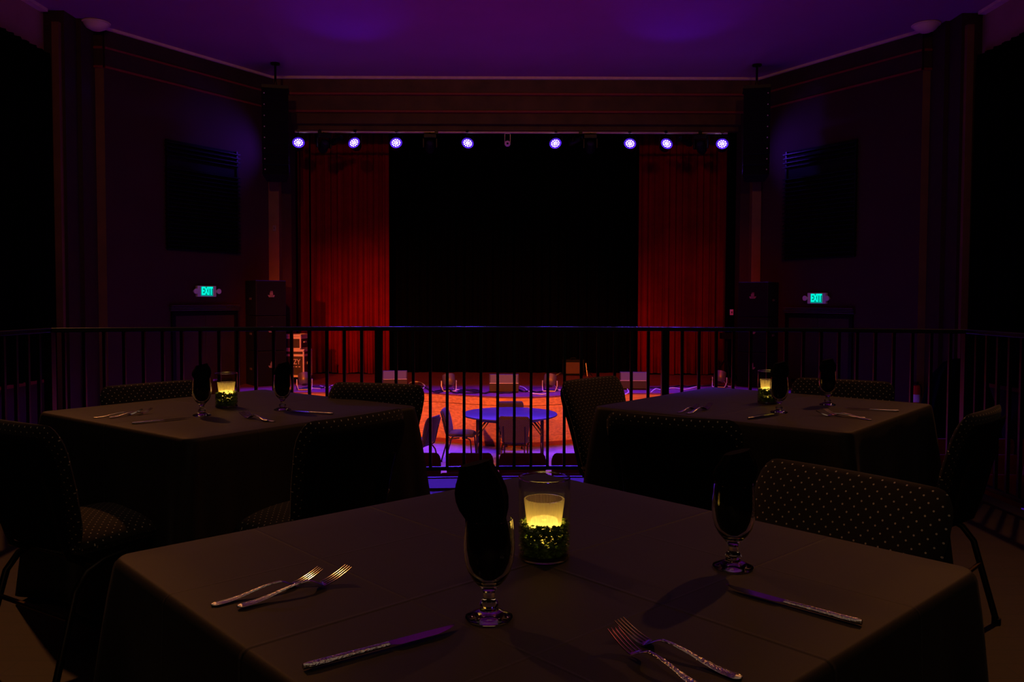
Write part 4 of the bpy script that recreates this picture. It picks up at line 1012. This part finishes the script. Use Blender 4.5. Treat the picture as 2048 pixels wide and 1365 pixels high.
while True:
    x += st * math.cos(math.asin((x - ACX) / ARR))
    if x > XR - 0.07: break
    bar(x, arc(x), 0.0095, 0.09, ZR - 0.02, 'baluster')
for X in (XL, XR):
    y = arc(X) - 0.115
    while y > 3.4:
        bar(X, y, 0.0095, 0.09, ZR - 0.02, 'baluster'); y -= 0.115

# ------------------------------------------------------------------ theatre seats on the hall floor
def mk_tseat():
    t = thing('theatre_seat', 'x', 'seat')
    mb, uv = pad([(0.03, 0.42), (0.02, 0.60), (-0.02, 0.80), (-0.055, 0.985)], lambda s: 0.232 + 0.022*s, 0.055, nu=12, nv=12, corner=0.12, puff=0.6)
    mb.build('backrest', M_seat, t, smooth=True, uvs=uv)
    mb, uv = pad([(0.08, 0.40), (0.25, 0.42), (0.48, 0.43), (0.53, 0.41)], lambda s: 0.22, 0.05, nu=8, nv=10, corner=0.10, puff=0.6)
    mb.build('cushion', M_seat, t, smooth=True, uvs=uv)
    for s in (-1, 1):
        b = MB(); b.box((s*0.262 - 0.012, 0.0, 0.0), (s*0.262 + 0.012, 0.10, 0.60)); b.box((s*0.262 - 0.012, 0.08, 0.33), (s*0.262 + 0.012, 0.40, 0.58)); b.build('side_support', M_seatw, t)
        b = MB(); b.box((s*0.262 - 0.012, 0.02, 0.58), (s*0.262 + 0.012, 0.38, 0.61)); b.build('armrest', M_seatw, t, bevel=0.006)
    return t
TSEAT = Proto(mk_tseat)
ords = ['first', 'second', 'third', 'fourth', 'fifth', 'sixth', 'seventh', 'eighth', 'ninth', 'tenth', 'eleventh', 'twelfth']
for (Y, nm, skip) in ((7.72, 'row nearest the terrace', 0.0), (8.72, 'middle row', 0.0), (9.72, 'row nearest the stage', 2.4)):
    for k in range(-11, 12):
        X = 0.114 + 0.552*k
        if abs(X) < skip or abs(X) > 6.3: continue
        if 1.55 < abs(X) < 3.2: continue      # side aisles hidden behind the tables
        side = 'centre block' if abs(X) < 1.6 else ('left block' if X < 0 else 'right block')
        i = (k + 2) if side == 'centre block' else ((k + 11) if X < 0 else (k - 6))
        TSEAT.put((X, Y, ZF), 0.0, 'red upholstered theatre seat, %s from the left in the %s, %s' % (ords[max(0, i)], nm, side), 'red theatre seats')

# ------------------------------------------------------------------ round table and chairs on the hall floor
p = PY(1020, 827, 13.45)
t = thing('round_table', 'blue-lit round folding table on the hall floor below the stage', 'table', (p.x, 13.40, ZF))
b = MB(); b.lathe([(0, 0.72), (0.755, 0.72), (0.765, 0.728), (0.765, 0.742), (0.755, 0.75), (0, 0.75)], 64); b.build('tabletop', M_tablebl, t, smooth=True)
b = MB(); b.lathe([(0.52, 0.655), (0.60, 0.72), (0.58, 0.72), (0.50, 0.66)], 48); b.build('apron', M_black, t)
for sx in (-1, 1):
    for sy in (-1, 1):
        b = MB(); b.tube([(sx*0.52, sy*0.34, 0.72), (sx*0.52, sy*0.38, 0.0)], 0.015, 10); b.build('leg', M_frame, t, smooth=True)
        b = MB(); b.tube([(sx*0.30, sy*0.34, 0.70), (sx*0.515, sy*0.355, 0.42)], 0.009, 8); b.tube([(sx*0.34, sy*0.34, 0.70), (sx*0.515, sy*0.355, 0.48)], 0.007, 8); b.build('brace', M_frame, t, smooth=True)
    b = MB(); b.tube([(sx*0.52, -0.37, 0.20), (sx*0.52, 0.37, 0.20)], 0.010, 8); b.build('leg_bar', M_frame, t)
cg = 'chairs around the round table'
def hall_chair(px, Y, rz, label):
    CHP.put((PY(px, 850, Y).x, Y, ZF), rz, label, cg)
hall_chair(1032, 12.72, -0.12, 'banquet chair with its back to the camera, near side of the round table')
hall_chair(1022, 14.05, PI + 0.08, 'banquet chair at the far side of the round table, only its back top showing')
hall_chair(921, 13.35, -PI/2 - 0.12, 'blue-lit banquet chair seen side-on left of the round table')
hall_chair(836, 12.55, PI/2 - 0.35, 'dark banquet chair facing away at far left of the round table')
